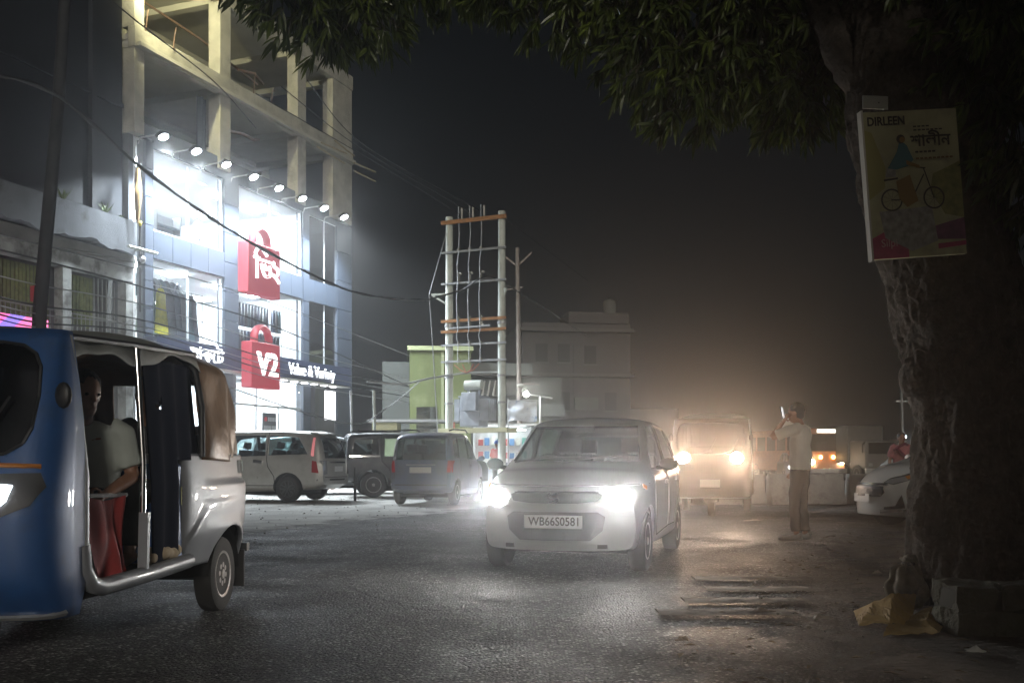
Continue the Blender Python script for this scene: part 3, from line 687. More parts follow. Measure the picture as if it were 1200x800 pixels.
# side brackets of angle iron
for s, d in ((0,-1),(span,1)):
    w3 = .62 if d < 0 else .2
    MB().bar(L(s, zz(342)), L(s+d*w3, zz(342), -.1), .05, .06).bar(L(s+d*w3, zz(342), -.1), L(s, zz(356)), .05, .06).build('stay_bracket', galv, dpl)
ins = mat('porcelain', (.45,.44,.40), .3)
for s in (.42,.83,1.24):
    for y in (331, 380, 384):
        mb = MB(); z = zz(y)
        for k in range(5): mb.lathe([(.025,.0),(.06,.02),(.025,.04)],(0,0,1),L(s,z+.05+.045*k,-.15),8)
        mb.build('insulator', ins, dpl)
    MB().tube([L(s,zz(331)+.25,-.15),L(s-.05,zz(331)+.4,-.15)], .025, 5).tube([L(s+.06,zz(331)+.28,-.15),L(s+.1,zz(331)+.33,-.15)], .05, 6).build('cutout_fuse', ins, dpl)
    for y in (294, 403.5, 423): MB().ell(L(s,zz(y)+.05,-.15),(.05,.05,.06),8,5).build('insulator', ins, dpl)
    p = [L(s-.02,9.35,-.1),L(s-.02,9.0,-.1),L(s+.03,8.5,-.14),L(s+.02,zz(294),-.17),L(s-.02,zz(310),-.2),L(s,zz(331)+.2,-.2),L(s-.04,zz(350),-.2),L(s-.02,zz(375),-.2),L(s+.01,zz(387),-.22),L(s-.05,zz(394),-.2),L(s+.02,zz(404),-.2),L(s,zz(413),-.2),L(s,zz(426),-.2)]
    MB().tube(p, .016, 5).build('jumper_wire', steel, dpl)
    MB().tube([L(s+.1,8.95,-.1),L(s+.1,9.3,-.1)], .035, 6).build('post_insulator', ins, dpl)
mb = MB()
for s, c in ((.3,1),(.6,-1),(1.0,1),(1.2,-1)): mb.tube([L(s,zz(427),-.2),L(s*.5+.4,zz(434),-.22),L(.75,zz(437),-.25)], .02, 5)
mb.build('cable_tails', mat('red cable', (.35,.12,.08), .6), dpl)
tf = thing('transformer', 'grey finned transformer with a conservator drum between the white poles', 'transformer', pA + L(span*.5-.05, zz(504)+.07, .1))
tf.rotation_euler = (0,0,math.atan2(ux.y, ux.x))
tg = mat('transformer grey', (.34,.37,.42), .55, vary=.15, vscale=4, dirt=(.12,.12,.12), dscale=3, dmin=.6, dmax=.8)
MB().box(-.42,.30,-.3,.35,.05,1.0).build('tank', tg, tf, bevel=.02); MB().box(-.46,.34,-.34,.39,1.0,1.05).build('lid', tg, tf)
MB().box(-.25,.28,-.52,-.31,.55,1.15).build('terminal_box', tg, tf, bevel=.015)
for k in range(5): MB().box(-.62+.0*k,-.43,-.3+.14*k,-.26+.14*k,.25,.95).build('radiator_fin', tg, tf)
for k in range(5): MB().box(.31,.62,-.3+.14*k,-.26+.14*k,.25,.95).build('radiator_fin', tg, tf)
MB().lathe([(.02,-.3),(.16,-.3),(.16,.3),(.02,.3)],(1,0,0),(-.05,0,1.42),16).build('conservator', galv, tf, smooth=40)
for s in (-.25,.15): MB().box(s-.03,s+.03,-.03,.03,1.05,1.28).build('bracket', tg, tf)
for s in (.35,.55,.75): MB().tube([(s-.1,0,1.05),(s,.0,1.55)], [.035,.02], 6).build('bushing', ins, tf)
# second pole behind, street lamp, banner
p2 = P(609.5, 540, 43); p2.z = 0
up = thing('utility_pole', 'thin brown utility pole behind the transformer structure', 'pole', p2)
pm = mat('weathered pole', (.20,.17,.15), .8, vary=.2)
MB().tube([(0,0,0),(-.05,0,5),(-.12,0,10.2)], [.12,.1,.085], 8).build('shaft', pm, up, smooth=50)
MB().bar((-.12,0,9.4),(.5,0,10.0),.05,.07).bar((-.12,0,9.4),(-.75,0,9.9),.05,.07).build('v_arm', pm, up)
MB().bar((-.9,0,8.35),(.12,0,8.5),.05,.06).bar((0,0,4.35),(.85,0,4.3),.05,.06).build('crossarm', pm, up); MB().ell((.02,-.05,4.25),(.16,.12,.09)).build('clamp', ins, up)
sl = thing('street_lamp', 'small lit street lamp on a side arm above the banner', 'street lamp', P(617, 540, 36)); sl.location.z = 0
MB().tube([(.5,.3,0),(.5,.3,3.35)], .04, 8).tube([(0,0,3.42),(.5,.3,3.36),(.95,.5,3.3)], .03, 6).build('post', steel, sl)
MB().ell((-.02,-.02,3.42),(.1,.1,.1)).build('lamp_head', emis('street lamp bulb', (1,.98,.9), 60), sl)
point('lamp_glow', sl, (-.05,-.25,3.35), 130, (1,.97,.86), .1)
bn = thing('banner', 'crumpled pale banner hanging beside the transformer', 'banner', P(612, 492, 35.5))
bnm = mat('banner cloth', (.5,.53,.58), .8, vary=.25, vscale=2.5, dirt=(.16,.25,.42), dscale=3.2, dmin=.55, dmax=.65)
mb = MB(); mb.grid(lambda u, v: (-.5+1.02*u, .05*math.sin(u*8+v*3)+.04*math.sin(v*9), .68-.72*v+.03*math.sin(u*6)), 20, 14); mb.build('cloth', bnm, bn, smooth=60)
MB().tube([(-.52,.02,.7),(.55,.02,.7)], .02, 6).tube([(-.5,.06,-1.6),(-.5,.06,.75)], .03, 6).build('support', steel, bn)
for (x, y0, y1, D, r, lb) in ((438, 457, 590, 31, .045, 'bare white post standing behind the dark jeep'), (411, 458, 590, 33.5, .04, 'thin grey post at the corner of the shop')):
    a = P(x, y0, D); o = MB().tube([(.12,0,0),(.03,0,a.z*.6),(0,0,a.z)], r, 8).build('post', galv if x > 420 else steel, smooth=50); o.location = (a.x, a.y, 0); tag(o, lb, 'post', 'posts by the parking lot')
# dark leaning pole in front of the old building
q = P(44, 540, 17); q.z = 0
o = MB().tube([(-.12,0,-.05),(.04,0,3.6),(.36,0,7.2),(.55,0,10.2)], [.13,.115,.10,.09], 10).build('utility_pole', mat('dark pole', (.02,.02,.022), .8, vary=.3), smooth=50); o.location = q
tag(o, 'dark leaning utility pole in front of the old balcony building', 'pole')
# far lamp post by the tree
fl = thing('street_lamp', 'far lit street lamp beside the tree trunk', 'street lamp', P(1059, 540, 60)); fl.location.z = 0
MB().tube([(0,0,0),(-.15,0,6.2)], [.1,.07], 8).build('post', steel, fl); MB().ell((0,-.1,2.45),(.13,.1,.1)).ell((.55,-.1,2.3),(.08,.08,.08)).build('lamp', emis('far lamp', (.8,.9,1), 25), fl); MB().bar((-.5,0,4.6),(.3,0,4.6),.06,.06).build('crossarm', steel, fl)
# ============================================================ OVERHEAD CABLES
wire_m = mat('cable black', (.02,.02,.022), .6); wire_p = mat('cable grey', (.33,.34,.35), .5)
def cable(pts, r, label, m=wire_m, n=5, twist=0):
    """pts: picture point + depth of the places the cable passes"""
    ps = [P(*p) for p in pts]; out = []
    for i in range(len(ps)-1):
        a, b = ps[i], ps[i+1]; p0 = ps[max(i-1,0)]; p3 = ps[min(i+2,len(ps)-1)]
        for k in range(8):
            t = k/8
            out.append(.5*((2*a)+(-p0+b)*t+(2*p0-5*a+4*b-p3)*t*t+(-p0+3*a-3*b+p3)*t*t*t))
    out.append(ps[-1])
    mb = MB(); mb.tube(out, [r*(1+.35*math.sin(i*1.3)*(twist)) for i in range(len(out))], n)
    if twist:
        mb.tube([p + Vector((0,0,.022*math.sin(i*1.7))) for i, p in enumerate(out)], r*.6, 4)
    o = mb.build('overhead_cable', m, smooth=60)
    return tag(o, label, 'cable', 'overhead cables')
cable([(-20,84,14),(70,114,16.5),(180,208,20),(290,282,24),(400,337,28),(460,350,30.5),(502,351,32)], .032, 'thick twisted cable sagging from the dark pole to the twin-pole structure', wire_m, 6, 1)
cable([(502,351,32),(540,340,32.6),(575,325,32.5),(620,350,40),(690,395,60)], .03, 'cable running from the twin-pole structure on to the far apartment block')
cable([(430,447,31),(470,450,31.5),(505,443,32.5),(545,437,32.6),(590,436,32.2)], .035, 'pale service pipe cable looping to the transformer poles', wire_p, 6)
cable([(40,380,17),(200,430,22),(400,495,27),(450,480,30),(492,447,33)], .018, 'thin slack wire dipping behind the parked vehicles', wire_p)
for i, (y0, y1, ym) in enumerate(((270,352,325),(288,388,352),(318,404,372),(342,413,390),(352,420,398),(362,425,404),(368,432,412))):
    cable([(-20,y0,15),(45,y0+16,17),(180,ym-12,21),(330,ym+34,27),(480,y1+40 if i > 1 else y1+65,34)], .012+.004*(i % 2), ['topmost','second','third','fourth','fifth','sixth','lowest'][i]+' of the thin wires crossing in front of the old balcony building', wire_p if i % 2 == 0 else wire_m)
cable([(95,-30,24),(160,25,27),(250,95,32),(300,150,36)], .02, 'wire slanting down past the topmost concrete floor', wire_m)
for i, (xa, xb) in enumerate(((300, 537), (330, 550), (360, 561))):
    cable([(xa,110-i*8,22),(430,185-i*6,27),(xb,250-i*2,32.6)], .012, ['first','second','third'][i]+' of three line wires arriving at the top of the twin-pole structure', wire_m)
cable([(592,255,32.2),(610,270,40),(690,330,70)], .012, 'line wire leaving the twin-pole structure towards the far block', wire_m)
cable([(503,345,32),(524,270,33)], .012, 'stay wire from the side bracket to the top of the twin-pole structure', wire_p)
cable([(503,345,32),(508,420,32.2),(513,510,32.5)], .018, 'drop wire hanging from the side bracket of the twin-pole structure', wire_p)

bp0 = P(416, 540, 24.8); o = MB().tube([(0,0,-.02),(.01,0,.45),(0,.01,.84)], [.035,.032,.03], 8).build('short_post', mat('dark post', (.03,.03,.03), .8), smooth=50); o.location = (bp0.x, bp0.y, 0)
tag(o, 'short dark post standing in the lot between the van and the jeep', 'post')
# ============================================================ VEHICLES
def hull(top, belt, bot, wid, topw, ncurv=.12, tcurv=.05, ns=54, side=.5):
    """lofted body: stations along x; returns an MB and a BVH"""
    ft, fb, fz, fw, fr = pch(top), pch(belt), pch(bot), pch(wid), pch(topw)
    x0, x1 = top[0][0], top[-1][0]; rings = []
    xs = sorted(set([x0+(x1-x0)*(.5-.5*math.cos(math.pi*i/ns))*1.0 for i in range(ns+1)]))
    for x in xs:
        W, zt, zl, zb, wt = fw(x), ft(x), fb(x), fz(x), fw(x)*fr(x)
        zl = min(zl, zt-.05); g = zt-zl
        half = [(0,zb),(W*.80,zb),(W*.95,zb+.02),(W*.985,zb+(zl-zb)*.25),(W,zb+(zl-zb)*side),(W*.99,zl-.05),(W*.965,zl+.015),(wt+(W*.965-wt)*.10,zt-.10*min(1,g/.3)),(wt*.86,zt-.018),(0,zt)]
        half = chaikin(half, 2)
        rings.append([Vector((x, y, z)) for y, z in half] + [Vector((x, -y, z)) for y, z in half[-2:0:-1]])
    def cap(ring, dx):
        c = sum(ring, Vector())/len(ring); out = []
        for s, e in ((.8,.35),(.5,.8),(.22,.97),(.03,1)):
            out.append([c + (p-c)*s + Vector((dx*e,0,0)) for p in ring])
        return out
    rings = cap(rings[0], -.012)[::-1] + rings + cap(rings[-1], .012)
    for r in rings:
        for p in r:
            s = max(0, (p.x-(x1-.75))/.75); p.x -= ncurv*(abs(p.y)/fw(1e9 if 0 else x1))**2.2*s*s*(3-2*s)
            s = max(0, ((x0+.5)-p.x)/.5); p.x += tcurv*(abs(p.y)/fw(x0))**2.2*s*s*(3-2*s)
    mb = MB(); mb.loft(rings)
    me = mb.mesh('h'); bm = bmesh.new(); bm.from_mesh(me); bpy.data.meshes.remove(me)
    bmesh.ops.remove_doubles(bm, verts=bm.verts, dist=1e-4); bm.normal_update()
    return bm, BVHTree.FromBMesh(bm)
def punch(bm, poly, axis, cond):
    """cut a convex outline, drawn in side or end view, out of the body surface"""
    ia = 0 if axis == 'y' else 1
    n = len(poly); ar = sum(poly[i][0]*poly[(i+1)%n][1]-poly[(i+1)%n][0]*poly[i][1] for i in range(n))
    if ar < 0: poly = poly[::-1]
    lo = (min(p[0] for p in poly), min(p[1] for p in poly)); hi = (max(p[0] for p in poly), max(p[1] for p in poly))
    def near(f):
        u = [v.co[ia] for v in f.verts]; w = [v.co.z for v in f.verts]
        return max(u) > lo[0] and min(u) < hi[0] and max(w) > lo[1] and min(w) < hi[1] and cond(f.calc_center_median(), f.normal)
    fs = [f for f in bm.faces if near(f)]
    for i in range(n):
        (a, b), (c, d) = poly[i], poly[(i+1)%n]
        g = set(fs)
        for f in fs: g.update(f.edges); g.update(f.verts)
        co = Vector((a,0,b)) if ia == 0 else Vector((0,a,b)); no = Vector((d-b,0,-(c-a))) if ia == 0 else Vector((0,d-b,-(c-a)))
        r_ = bmesh.ops.bisect_plane(bm, geom=list(g), plane_co=co, plane_no=no, dist=1e-5)
        fs = [f for f in r_['geom'] if isinstance(f, bmesh.types.BMFace) and f.is_valid]
    bm.normal_update()
    def inside(c):
        return all((poly[(i+1)%n][0]-poly[i][0])*(c.z-poly[i][1])-(poly[(i+1)%n][1]-poly[i][1])*(c[ia]-poly[i][0]) > 0 for i in range(n))
    dl = [f for f in fs if cond(f.calc_center_median(), f.normal) and inside(f.calc_center_median())]
    bmesh.ops.delete(bm, geom=dl, context='FACES')
def raw(mb, name):
    me = bpy.data.meshes.new(name); me.from_pydata(mb.v, [], mb.f); return me
def cut(o, cutter):
    c = bpy.data.objects.new('cutter', cutter.mesh('cutter')); C.objects.link(c)
    m = o.modifiers.new('b', 'BOOLEAN'); m.operation = 'DIFFERENCE'; m.object = c; m.solver = 'EXACT'
    evald(o); me = c.data; bpy.data.objects.remove(c); bpy.data.meshes.remove(me)
def patch(bvh, poly, axis, off, thick, name, m, parent, cuts=3, smooth=40):
    """a panel that follows the body: poly is drawn in the side or end view and laid onto the surface"""
    bm = bmesh.new()
    def p3(a, b):
        if axis[1] == 'y': return Vector((a, 3 if axis[0] == '+' else -3, b)), Vector((0, -1 if axis[0] == '+' else 1, 0))
        return Vector((4 if axis[0] == '+' else -4, a, b)), Vector((-1 if axis[0] == '+' else 1, 0, 0))
    vs_ = [bm.verts.new((a, b, 0)) for a, b in poly]; bm.faces.new(vs_)
    bmesh.ops.triangulate(bm, faces=bm.faces); bmesh.ops.subdivide_edges(bm, edges=bm.edges, cuts=cuts, use_grid_fill=True)
    hits = {}
    for v in bm.verts:
        o, d = p3(v.co.x, v.co.y); h, nrm, _, _ = bvh.ray_cast(o, d)
        if h is None:
            h, nrm, _, _ = bvh.find_nearest(o + d*(3.2 if axis[1] == 'x' else 2.3))
        if nrm.dot(d) > 0: nrm = -nrm
        hits[v] = (h, nrm)
    for v, (h, nrm) in hits.items(): v.co = h + nrm*off
    top = {v: nrm for v, (h, nrm) in hits.items()}
    r = bmesh.ops.extrude_face_region(bm, geom=list(bm.faces))
    ex = [g for g in r['geom'] if isinstance(g, bmesh.types.BMVert)]
    bm.normal_update()
    old = list(top.items())
    for v, nrm in old: v.co -= nrm*thick
    bmesh.ops.recalc_face_normals(bm, faces=bm.faces)
    me = bpy.data.meshes.new(name); bm.to_mesh(me); bm.free(); shade(me, smooth)
    return link(name, me, m, parent)
def seam(bvh, pts, axis, name, m, parent, wd=.011, off=.002):
    """a thin dark gap line following the body"""
    mb = MB(); out = []
    for (a, b), (c, d) in zip(pts[:-1], pts[1:]):
        k = max(2, int(math.hypot(c-a, d-b)/.06))
        for i in range(k): out.append((a+(c-a)*i/k, b+(d-b)*i/k))
    out.append(pts[-1]); w3 = []
    for a, b in out:
        o = Vector((a, 3 if axis == '+y' else -3, b)) if axis[1] == 'y' else Vector((4 if axis == '+x' else -4, a, b))
        d = Vector((0,-1 if axis == '+y' else 1,0)) if axis[1] == 'y' else Vector((-1 if axis == '+x' else 1,0,0))
        h, nrm, _, _ = bvh.ray_cast(o, d)
        if h is None: continue
        if nrm.dot(d) > 0: nrm = -nrm
        w3.append(h + nrm*off)
    if len(w3) > 1: mb.tube(w3, wd/2, 4)
    return mb.build(name, m, parent)
WHEELS = {}
def wheel(parent, x, y, r, wd, style, side):
    key = (r, wd, style)
    if key not in WHEELS:
        rr = r*.62
        ty = MB(); ty.lathe([(rr,-wd*.42),(r*.86,-wd*.5),(r*.965,-wd*.42),(r,-wd*.28),(r,wd*.28),(r*.965,wd*.42),(r*.86,wd*.5),(rr,wd*.42)],(0,1,0),n=32)
        tym = ty.mesh('tyre', 35); tym.materials.append(rubber)
        rm = MB(); rm.lathe([(rr*1.01,wd*.40),(rr*1.0,wd*.45),(rr*.92,wd*.44),(rr*.88,wd*.30),(rr*.80,wd*.22),(.001,wd*.2)] if style == 'alloy' else [(rr*1.01,wd*.40),(rr*1.0,wd*.45),(rr*.9,wd*.42),(rr*.84,wd*.16),(rr*.62,wd*.14),(rr*.5,wd*.3),(rr*.3,wd*.34),(rr*.22,wd*.30),(rr*.2,wd*.46),(.001,wd*.48)],(0,1,0),n=32)
        rm.lathe([(rr*1.01,-wd*.4),(rr*.6,-wd*.3),(.001,-wd*.3)],(0,1,0),n=24)
        if style == 'alloy':
            for k in range(5):
                a = 2*math.pi*k/5; d = Vector((math.cos(a),0,math.sin(a))); e = Vector((-math.sin(a),0,math.cos(a)))
                for s in (-1,1): rm.bar(d*rr*.12+e*s*.02+Vector((0,wd*.36,0)), d*rr*.93+e*s*.055+Vector((0,wd*.40,0)), .045, .04)
            rm.lathe([(rr*.22,wd*.2),(rr*.2,wd*.42),(.001,wd*.43)],(0,1,0),n=12)
        else:
            for k in range(8):
                a = 2*math.pi*k/8; rm.lathe([(.022,0),(.022,.012),(.001,.013)],(0,1,0),(math.cos(a)*rr*.4,wd*.33,math.sin(a)*rr*.4),8)
        rmm = rm.mesh('rim', 35); rmm.materials.append(mat('alloy rim', (.10,.10,.105), .4, metal=.7) if style == 'alloy' else mat('steel rim', (.30,.29,.28), .5, metal=.55, vary=.2, dirt=(.12,.08,.05), dscale=9))
        WHEELS[key] = (tym, rmm)
    e = bpy.data.objects.new('wheel', None); C.objects.link(e); e.parent = parent; e.location = (x, y, r); e.rotation_euler = (0, random.random()*3, 0 if side > 0 else math.pi)
    for nm, me in (('tyre', WHEELS[key][0]), ('rim', WHEELS[key][1])):
        o = bpy.data.objects.new(nm, me); C.objects.link(o); o.parent = e
    return e
def seat(parent, x, y, z, m, back=.62):
    mb = MB(); mb.box(x-.25,x+.25,y-.23,y+.23,z,z+.16); M = Matrix.Translation((x-.24,y,z+.1)) @ Matrix.Rotation(R(-14),4,'Y')
    mb.box(-.07,.07,-.23,.23,0,back,M); mb.box(-.05,.05,-.12,.12,back+.04,back+.2,M)
    for s in (-.06,.06): mb.box(-.01,.01,s-.008,s+.008,back-.02,back+.08,M)
    return mb.build('seat', m, parent, bevel=.03)
def plate(parent, s, c, xd, up, wd, ht, size, m_bg, m_tx, sx=1.0):
    M = frame(c, xd, up); e = MB().box(-wd/2,wd/2,-ht/2,ht/2,-.006,.0,M).build('number_plate', m_bg, parent)
    if s: text(s, size, m_tx, e, M @ Matrix.Translation((.012,0,.002)), .001, bold=.0012, sx=sx)
    return e
seat_m = mat('dark seat cloth', (.025,.025,.028), .9)
plate_w = mat('plate white', (.72,.73,.72), .4); plate_t = mat('plate black', (.01,.01,.01), .5)
seam_m = mat('panel gap', (.006,.006,.006), .8)
lens_r = mat('tail lens', (.30,.012,.015), .2, coat=.5); lens_c = mat('clear lens', (.55,.57,.58), .12, metal=.5, coat=1)
lens_a = mat('amber lens', (.5,.18,.02), .25, coat=.5)
under = mat('underbody', (.01,.01,.01), .9)
def car(name, label, cat, loc, heading, spec, paint, glassm=car_glass, group=None, interior=True, voxel=None):
    """spec holds the profile curves, window outlines and wheel places; x forward, y left"""
    t = thing(name, label, cat, loc, math.atan2(heading[1], heading[0]), group)
    bm, bvh = hull(spec['top'], spec['belt'], spec['bot'], spec['wid'], spec['topw'], spec.get('ncurv',.12), spec.get('tcurv',.05))
    r = spec['r']; wb = spec['wb']; W = max(p[1] for p in spec['wid'])
    for k in spec['side']:
        for s in (-1, 1): punch(bm, k, 'y', lambda c, n, s=s: c.y*s > .2 and n.y*s > .15)
    for k, xa, xb in spec['ends']:
        s = 1 if xa > 0 else -1; punch(bm, k, 'x', lambda c, n, s=s, xa=xa, xb=xb: xa < c.x < xb and (n.x*s > .12))
    arch = [(r*1.17*math.cos(2*math.pi*i/26), r*1.17*math.sin(2*math.pi*i/26)) for i in range(26)]
    for x in wb:
        for s in (-1, 1): punch(bm, [(x+u, r*1.03+w) for u, w in arch], 'y', lambda c, n, s=s: c.y*s > W-.28 and c.z < 1)
    me = bpy.data.meshes.new('body'); bm.to_mesh(me); bm.free(); shade(me, 32)
    body = link('body', me, paint, t); me.materials.append(black)
    so = body.modifiers.new('thickness', 'SOLIDIFY'); so.thickness = .03; so.offset = -1; so.material_offset_rim = 1; so.material_offset = 1
    for k in spec['side']:
        for ax in ('+y','-y'): patch(bvh, k, ax, -.008, .006, 'window', glassm, t, 2)
    for k, xa, xb in spec['ends']: patch(bvh, k, '+x' if xa > 0 else '-x', -.008, .006, 'windscreen' if xa > 0 else 'rear_window', glassm, t, 4)
    for x in wb:
        for s in (-1, 1): wheel(t, x, s*(W-.10), r, spec.get('tw',.175), spec.get('style','steel'), s)
    for x in wb:
        for s in (-1, 1):
            mb = MB(); n = 14; rows = []
            for i in range(n+1):
                a = math.pi*i/n; rows.append([(x+r*1.16*math.cos(a), s*yy, r*1.03+r*1.16*math.sin(a)) for yy in (W-.30, W-.045)])
            mb.loft(rows, caps=False, closed=False); mb.build('wheel_liner', under, t, smooth=60)
    MB().box(wb[0]-.2, wb[1]+.2, -W*.8, W*.8, .17, .30).build('underbody', under, t)
    for x in wb: MB().tube([(x,-W+.15,r),(x,W-.15,r)], .04, 8).build('axle', under, t)
    if interior:
        for (x, y) in spec['seats']: seat(t, x, y, spec.get('sz',.42), seat_m, spec.get('sb',.55))
        dx = spec['dash']; MB().box(dx-.25, dx+.1, -W*.82, W*.82, .62, spec.get('dz',.86)).build('dashboard', black, t, bevel=.04)
        MB().lathe([(.16,0),(.185,.0),(.185,.03),(.16,.03)],(1,0,-.35),(dx-.36,-W*.45,spec.get('dz',.86)-.02),18,closed=True).build('steering_wheel', black, t)
    return t, bvh, body
def mirrors(t, x, y, z, m):
    for s in (-1, 1):
        mb = MB(); mb.ell((x, s*(y+.07), z), (.045,.085,.06), 12, 8); mb.tube([(x,s*(y-.04),z-.04),(x,s*(y+.04),z-.02)], .025, 6); mb.build('mirror', m, t, smooth=80)
# ------------------------------------------------------------ the white hatchback with its headlights on
alto_p = mat('silver white paint', (.33,.34,.335), .28, metal=.3, coat=.9, vary=.04, vscale=2, dirt=(.30,.28,.25), dscale=2.2, dmin=.55, dmax=.85)
ALTO = dict(
    top=[(-1.63,.92),(-1.59,1.08),(-1.42,1.34),(-1.15,1.435),(-.4,1.475),(.1,1.462),(.34,1.42),(.62,1.25),(1.0,1.0),(1.1,.965),(1.4,.925),(1.62,.85),(1.74,.76),(1.80,.68)],
    belt=[(-1.63,.86),(-1.3,.94),(0,.90),(.9,.87),(1.4,.80),(1.65,.72),(1.8,.60)], bot=[(-1.63,.34),(-1.4,.22),(0,.19),(1.4,.19),(1.8,.22)],
    wid=[(-1.63,.62),(-1.4,.71),(-.8,.735),(1,.735),(1.5,.72),(1.8,.66)], topw=[(-1.63,.82),(-1.2,.78),(0,.78),(.4,.78),(.9,.86),(1.4,.86),(1.8,.82)],
    side=[[(-.08,.95),(.78,.95),(.30,1.36),(-.08,1.38)],[(-.98,.98),(-.16,.95),(-.16,1.38),(-.95,1.36)]],
    ends=[([(-.60,1.01),(.60,1.01),(.50,1.36),(-.50,1.36)], .3, 1.3), ([(-.46,1.02),(.46,1.02),(.40,1.32),(-.40,1.32)], -1.8, -1.2)],
    r=.275, wb=(-1.18,1.18), seats=[(-.05,.33),(-.05,-.33),(-.85,.33),(-.85,-.33)], dash=.85, dz=.93, ncurv=.20, tw=.16)
hd = R(16); hv = (-math.sin(hd), -math.cos(hd))
fc = Vector((.37, 8.78, -.008)); ac = fc - Vector((*hv, 0))*1.80
alto, bv, _ = car('hatchback', 'silver white hatchback with blazing headlights and plate WB66S0581', 'car', ac, hv, ALTO, alto_p)
alto.scale = (1, 1.05, 1)
head_m = emis('headlight white', (1,.97,.92), 380)
for s in (-1, 1):
    hp = [(s*.40,.70),(s*.42,.615),(s*.52,.585),(s*.63,.62),(s*.66,.70),(s*.60,.785),(s*.46,.755)]
    e = patch(bv, hp, '+x', .008, .03, 'headlight', lens_c, alto, 3)
    patch(bv, [(s*.43,.70),(s*.45,.63),(s*.53,.605),(s*.60,.64),(s*.62,.70),(s*.57,.755),(s*.47,.735)], '+x', .016, .012, 'lamp', head_m, e, 2)
    spot('high_beam', e, (1.90, s*.53, .69), (1,.12,.085), 220, (.93,.96,1), 30, 1.0, .07)
    spot('headlight_beam', e, (1.87, s*.53, .68), (1,.0,-.10), 3, (1,.94,.86), 130, .5, .07)
# grille slot, emblem, lower intake, plate, bumper lip
patch(bv, [(-.33,.735),(.33,.735),(.40,.70),(.36,.655),(.2,.635),(-.2,.635),(-.36,.655),(-.40,.70)], '+x', .014, .02, 'grille', black, alto, 5)
patch(bv, [(-.36,.725),(.36,.725),(.36,.712),(-.36,.712)], '+x', .02, .012, 'grille_bar', chrome, alto, 4)
em = MB(); X0 = 1.85
for (a, b) in (((-.05,.70),(.035,.722)),((-.05,.70),(.052,.668)),((.052,.668),(-.035,.645)),((-.05,.70),(-.02,.725)),((.052,.668),(.02,.642))): em.bar((X0,a[0],a[1]),(X0,b[0],b[1]),.012,.018)
em.build('emblem', chrome, alto)
patch(bv, [(-.42,.52),(-.36,.56),(.36,.56),(.42,.52),(.40,.40),(.30,.31),(-.30,.31),(-.40,.40)], '+x', .014, .02, 'intake_grille', mat('intake grey', (.05,.05,.05), .6), alto, 6)
patch(bv, [(-.60,.275),(.60,.275),(.60,.25),(-.60,.25)], '+x', .012, .02, 'bumper_lip', alto_p, alto, 3)
plate(alto, 'WB66S0581', (1.843,0,.475), (0,1,0), (0,0,1), .50, .115, .105, plate_w, plate_t, .84)
MB().box(1.815,1.835,-.10,.10,.32,.40).build('lower_bar', mat('intake grey', (.05,.05,.05), .6), alto)
for s in (-1,1): patch(bv, [(s*.36,.275),(s*.44,.275),(s*.44,.24),(s*.36,.24)], '+x', .006, .01, 'fog_lamp', black, alto, 1)
seam(bv, [(-.72,.80),(-.45,.79),(0,.785),(.45,.79),(.72,.80)], '+x', 'bonnet_gap', seam_m, alto)
for ax in ('+y','-y'):
    seam(bv, [(-.12,1.40),(-.12,.34),(.72,.30),(.86,.45),(.86,.90)], ax, 'door_gap', seam_m, alto)
    seam(bv, [(-.12,.34),(-.70,.34),(-.86,.60),(-1.0,.95)], ax, 'door_gap', seam_m, alto)
    patch(bv, [(-.06,.82),(.10,.82),(.10,.785),(-.06,.785)], ax, .022, .022, 'door_handle', alto_p, alto, 1); patch(bv, [(-.85,.84),(-.69,.84),(-.69,.805),(-.85,.805)], ax, .022, .022, 'door_handle', alto_p, alto, 1)
    patch(bv, [(1.30,.78),(1.36,.80),(1.38,.77),(1.32,.75)], ax, .008, .01, 'indicator', lens_a, alto, 1)
mirrors(alto, .72, .76, .98, black)
for y0, y1 in ((-.55,.05),(-.1,.5)): MB().tube([(1.03,y0,1.0),(.93,(y0+y1)/2,1.045),(.9,y1,1.055)], .008, 5).build('wiper', black, alto)
MB().box(.42,.46,-.09,.09,1.30,1.36).build('rear_view_mirror', black, alto)
# ------------------------------------------------------------ the beige minivan
van_p = mat('champagne paint', (.46,.455,.43), .35, metal=.35, coat=.5, dirt=(.25,.24,.22), dscale=1.5, dmin=.5, dmax=.8)
INN = dict(
    top=[(-2.30,1.0),(-2.26,1.22),(-2.10,1.58),(-1.95,1.68),(-1.7,1.72),(-.9,1.76),(0,1.755),(.45,1.70),(.75,1.58),(1.38,1.14),(1.5,1.09),(1.85,1.01),(2.1,.88),(2.2,.76)],
    belt=[(-2.3,.96),(-1.5,1.06),(0,1.02),(1.3,.99),(1.9,.90),(2.2,.70)], bot=[(-2.3,.42),(-2.0,.30),(0,.24),(2,.24),(2.2,.28)],
    wid=[(-2.3,.80),(-2.1,.85),(-1,.88),(1.2,.88),(1.9,.85),(2.2,.74)], topw=[(-2.3,.86),(-1.8,.80),(0,.79),(.7,.79),(1.3,.86),(2.2,.82)],
    side=[[(.22,1.10),(1.18,1.10),(.66,1.56),(.22,1.61)],[(-.78,1.12),(.14,1.10),(.14,1.61),(-.74,1.62)],[(-1.86,1.16),(-.86,1.13),(-.84,1.62),(-1.60,1.56)]],
    ends=[([(-.70,1.12),(.70,1.12),(.58,1.58),(-.58,1.58)], .6, 1.7), ([(-.66,1.06),(.66,1.06),(.56,1.56),(-.56,1.56)], -2.6, -1.7)],
    r=.325, wb=(-1.37,1.38), seats=[(.35,.38),(.35,-.38),(-.55,.38),(-.55,-.38),(-1.35,.38),(-1.35,-.38)], sz=.55, sb=.62, dash=1.25, dz=1.05, style='alloy', tw=.20)
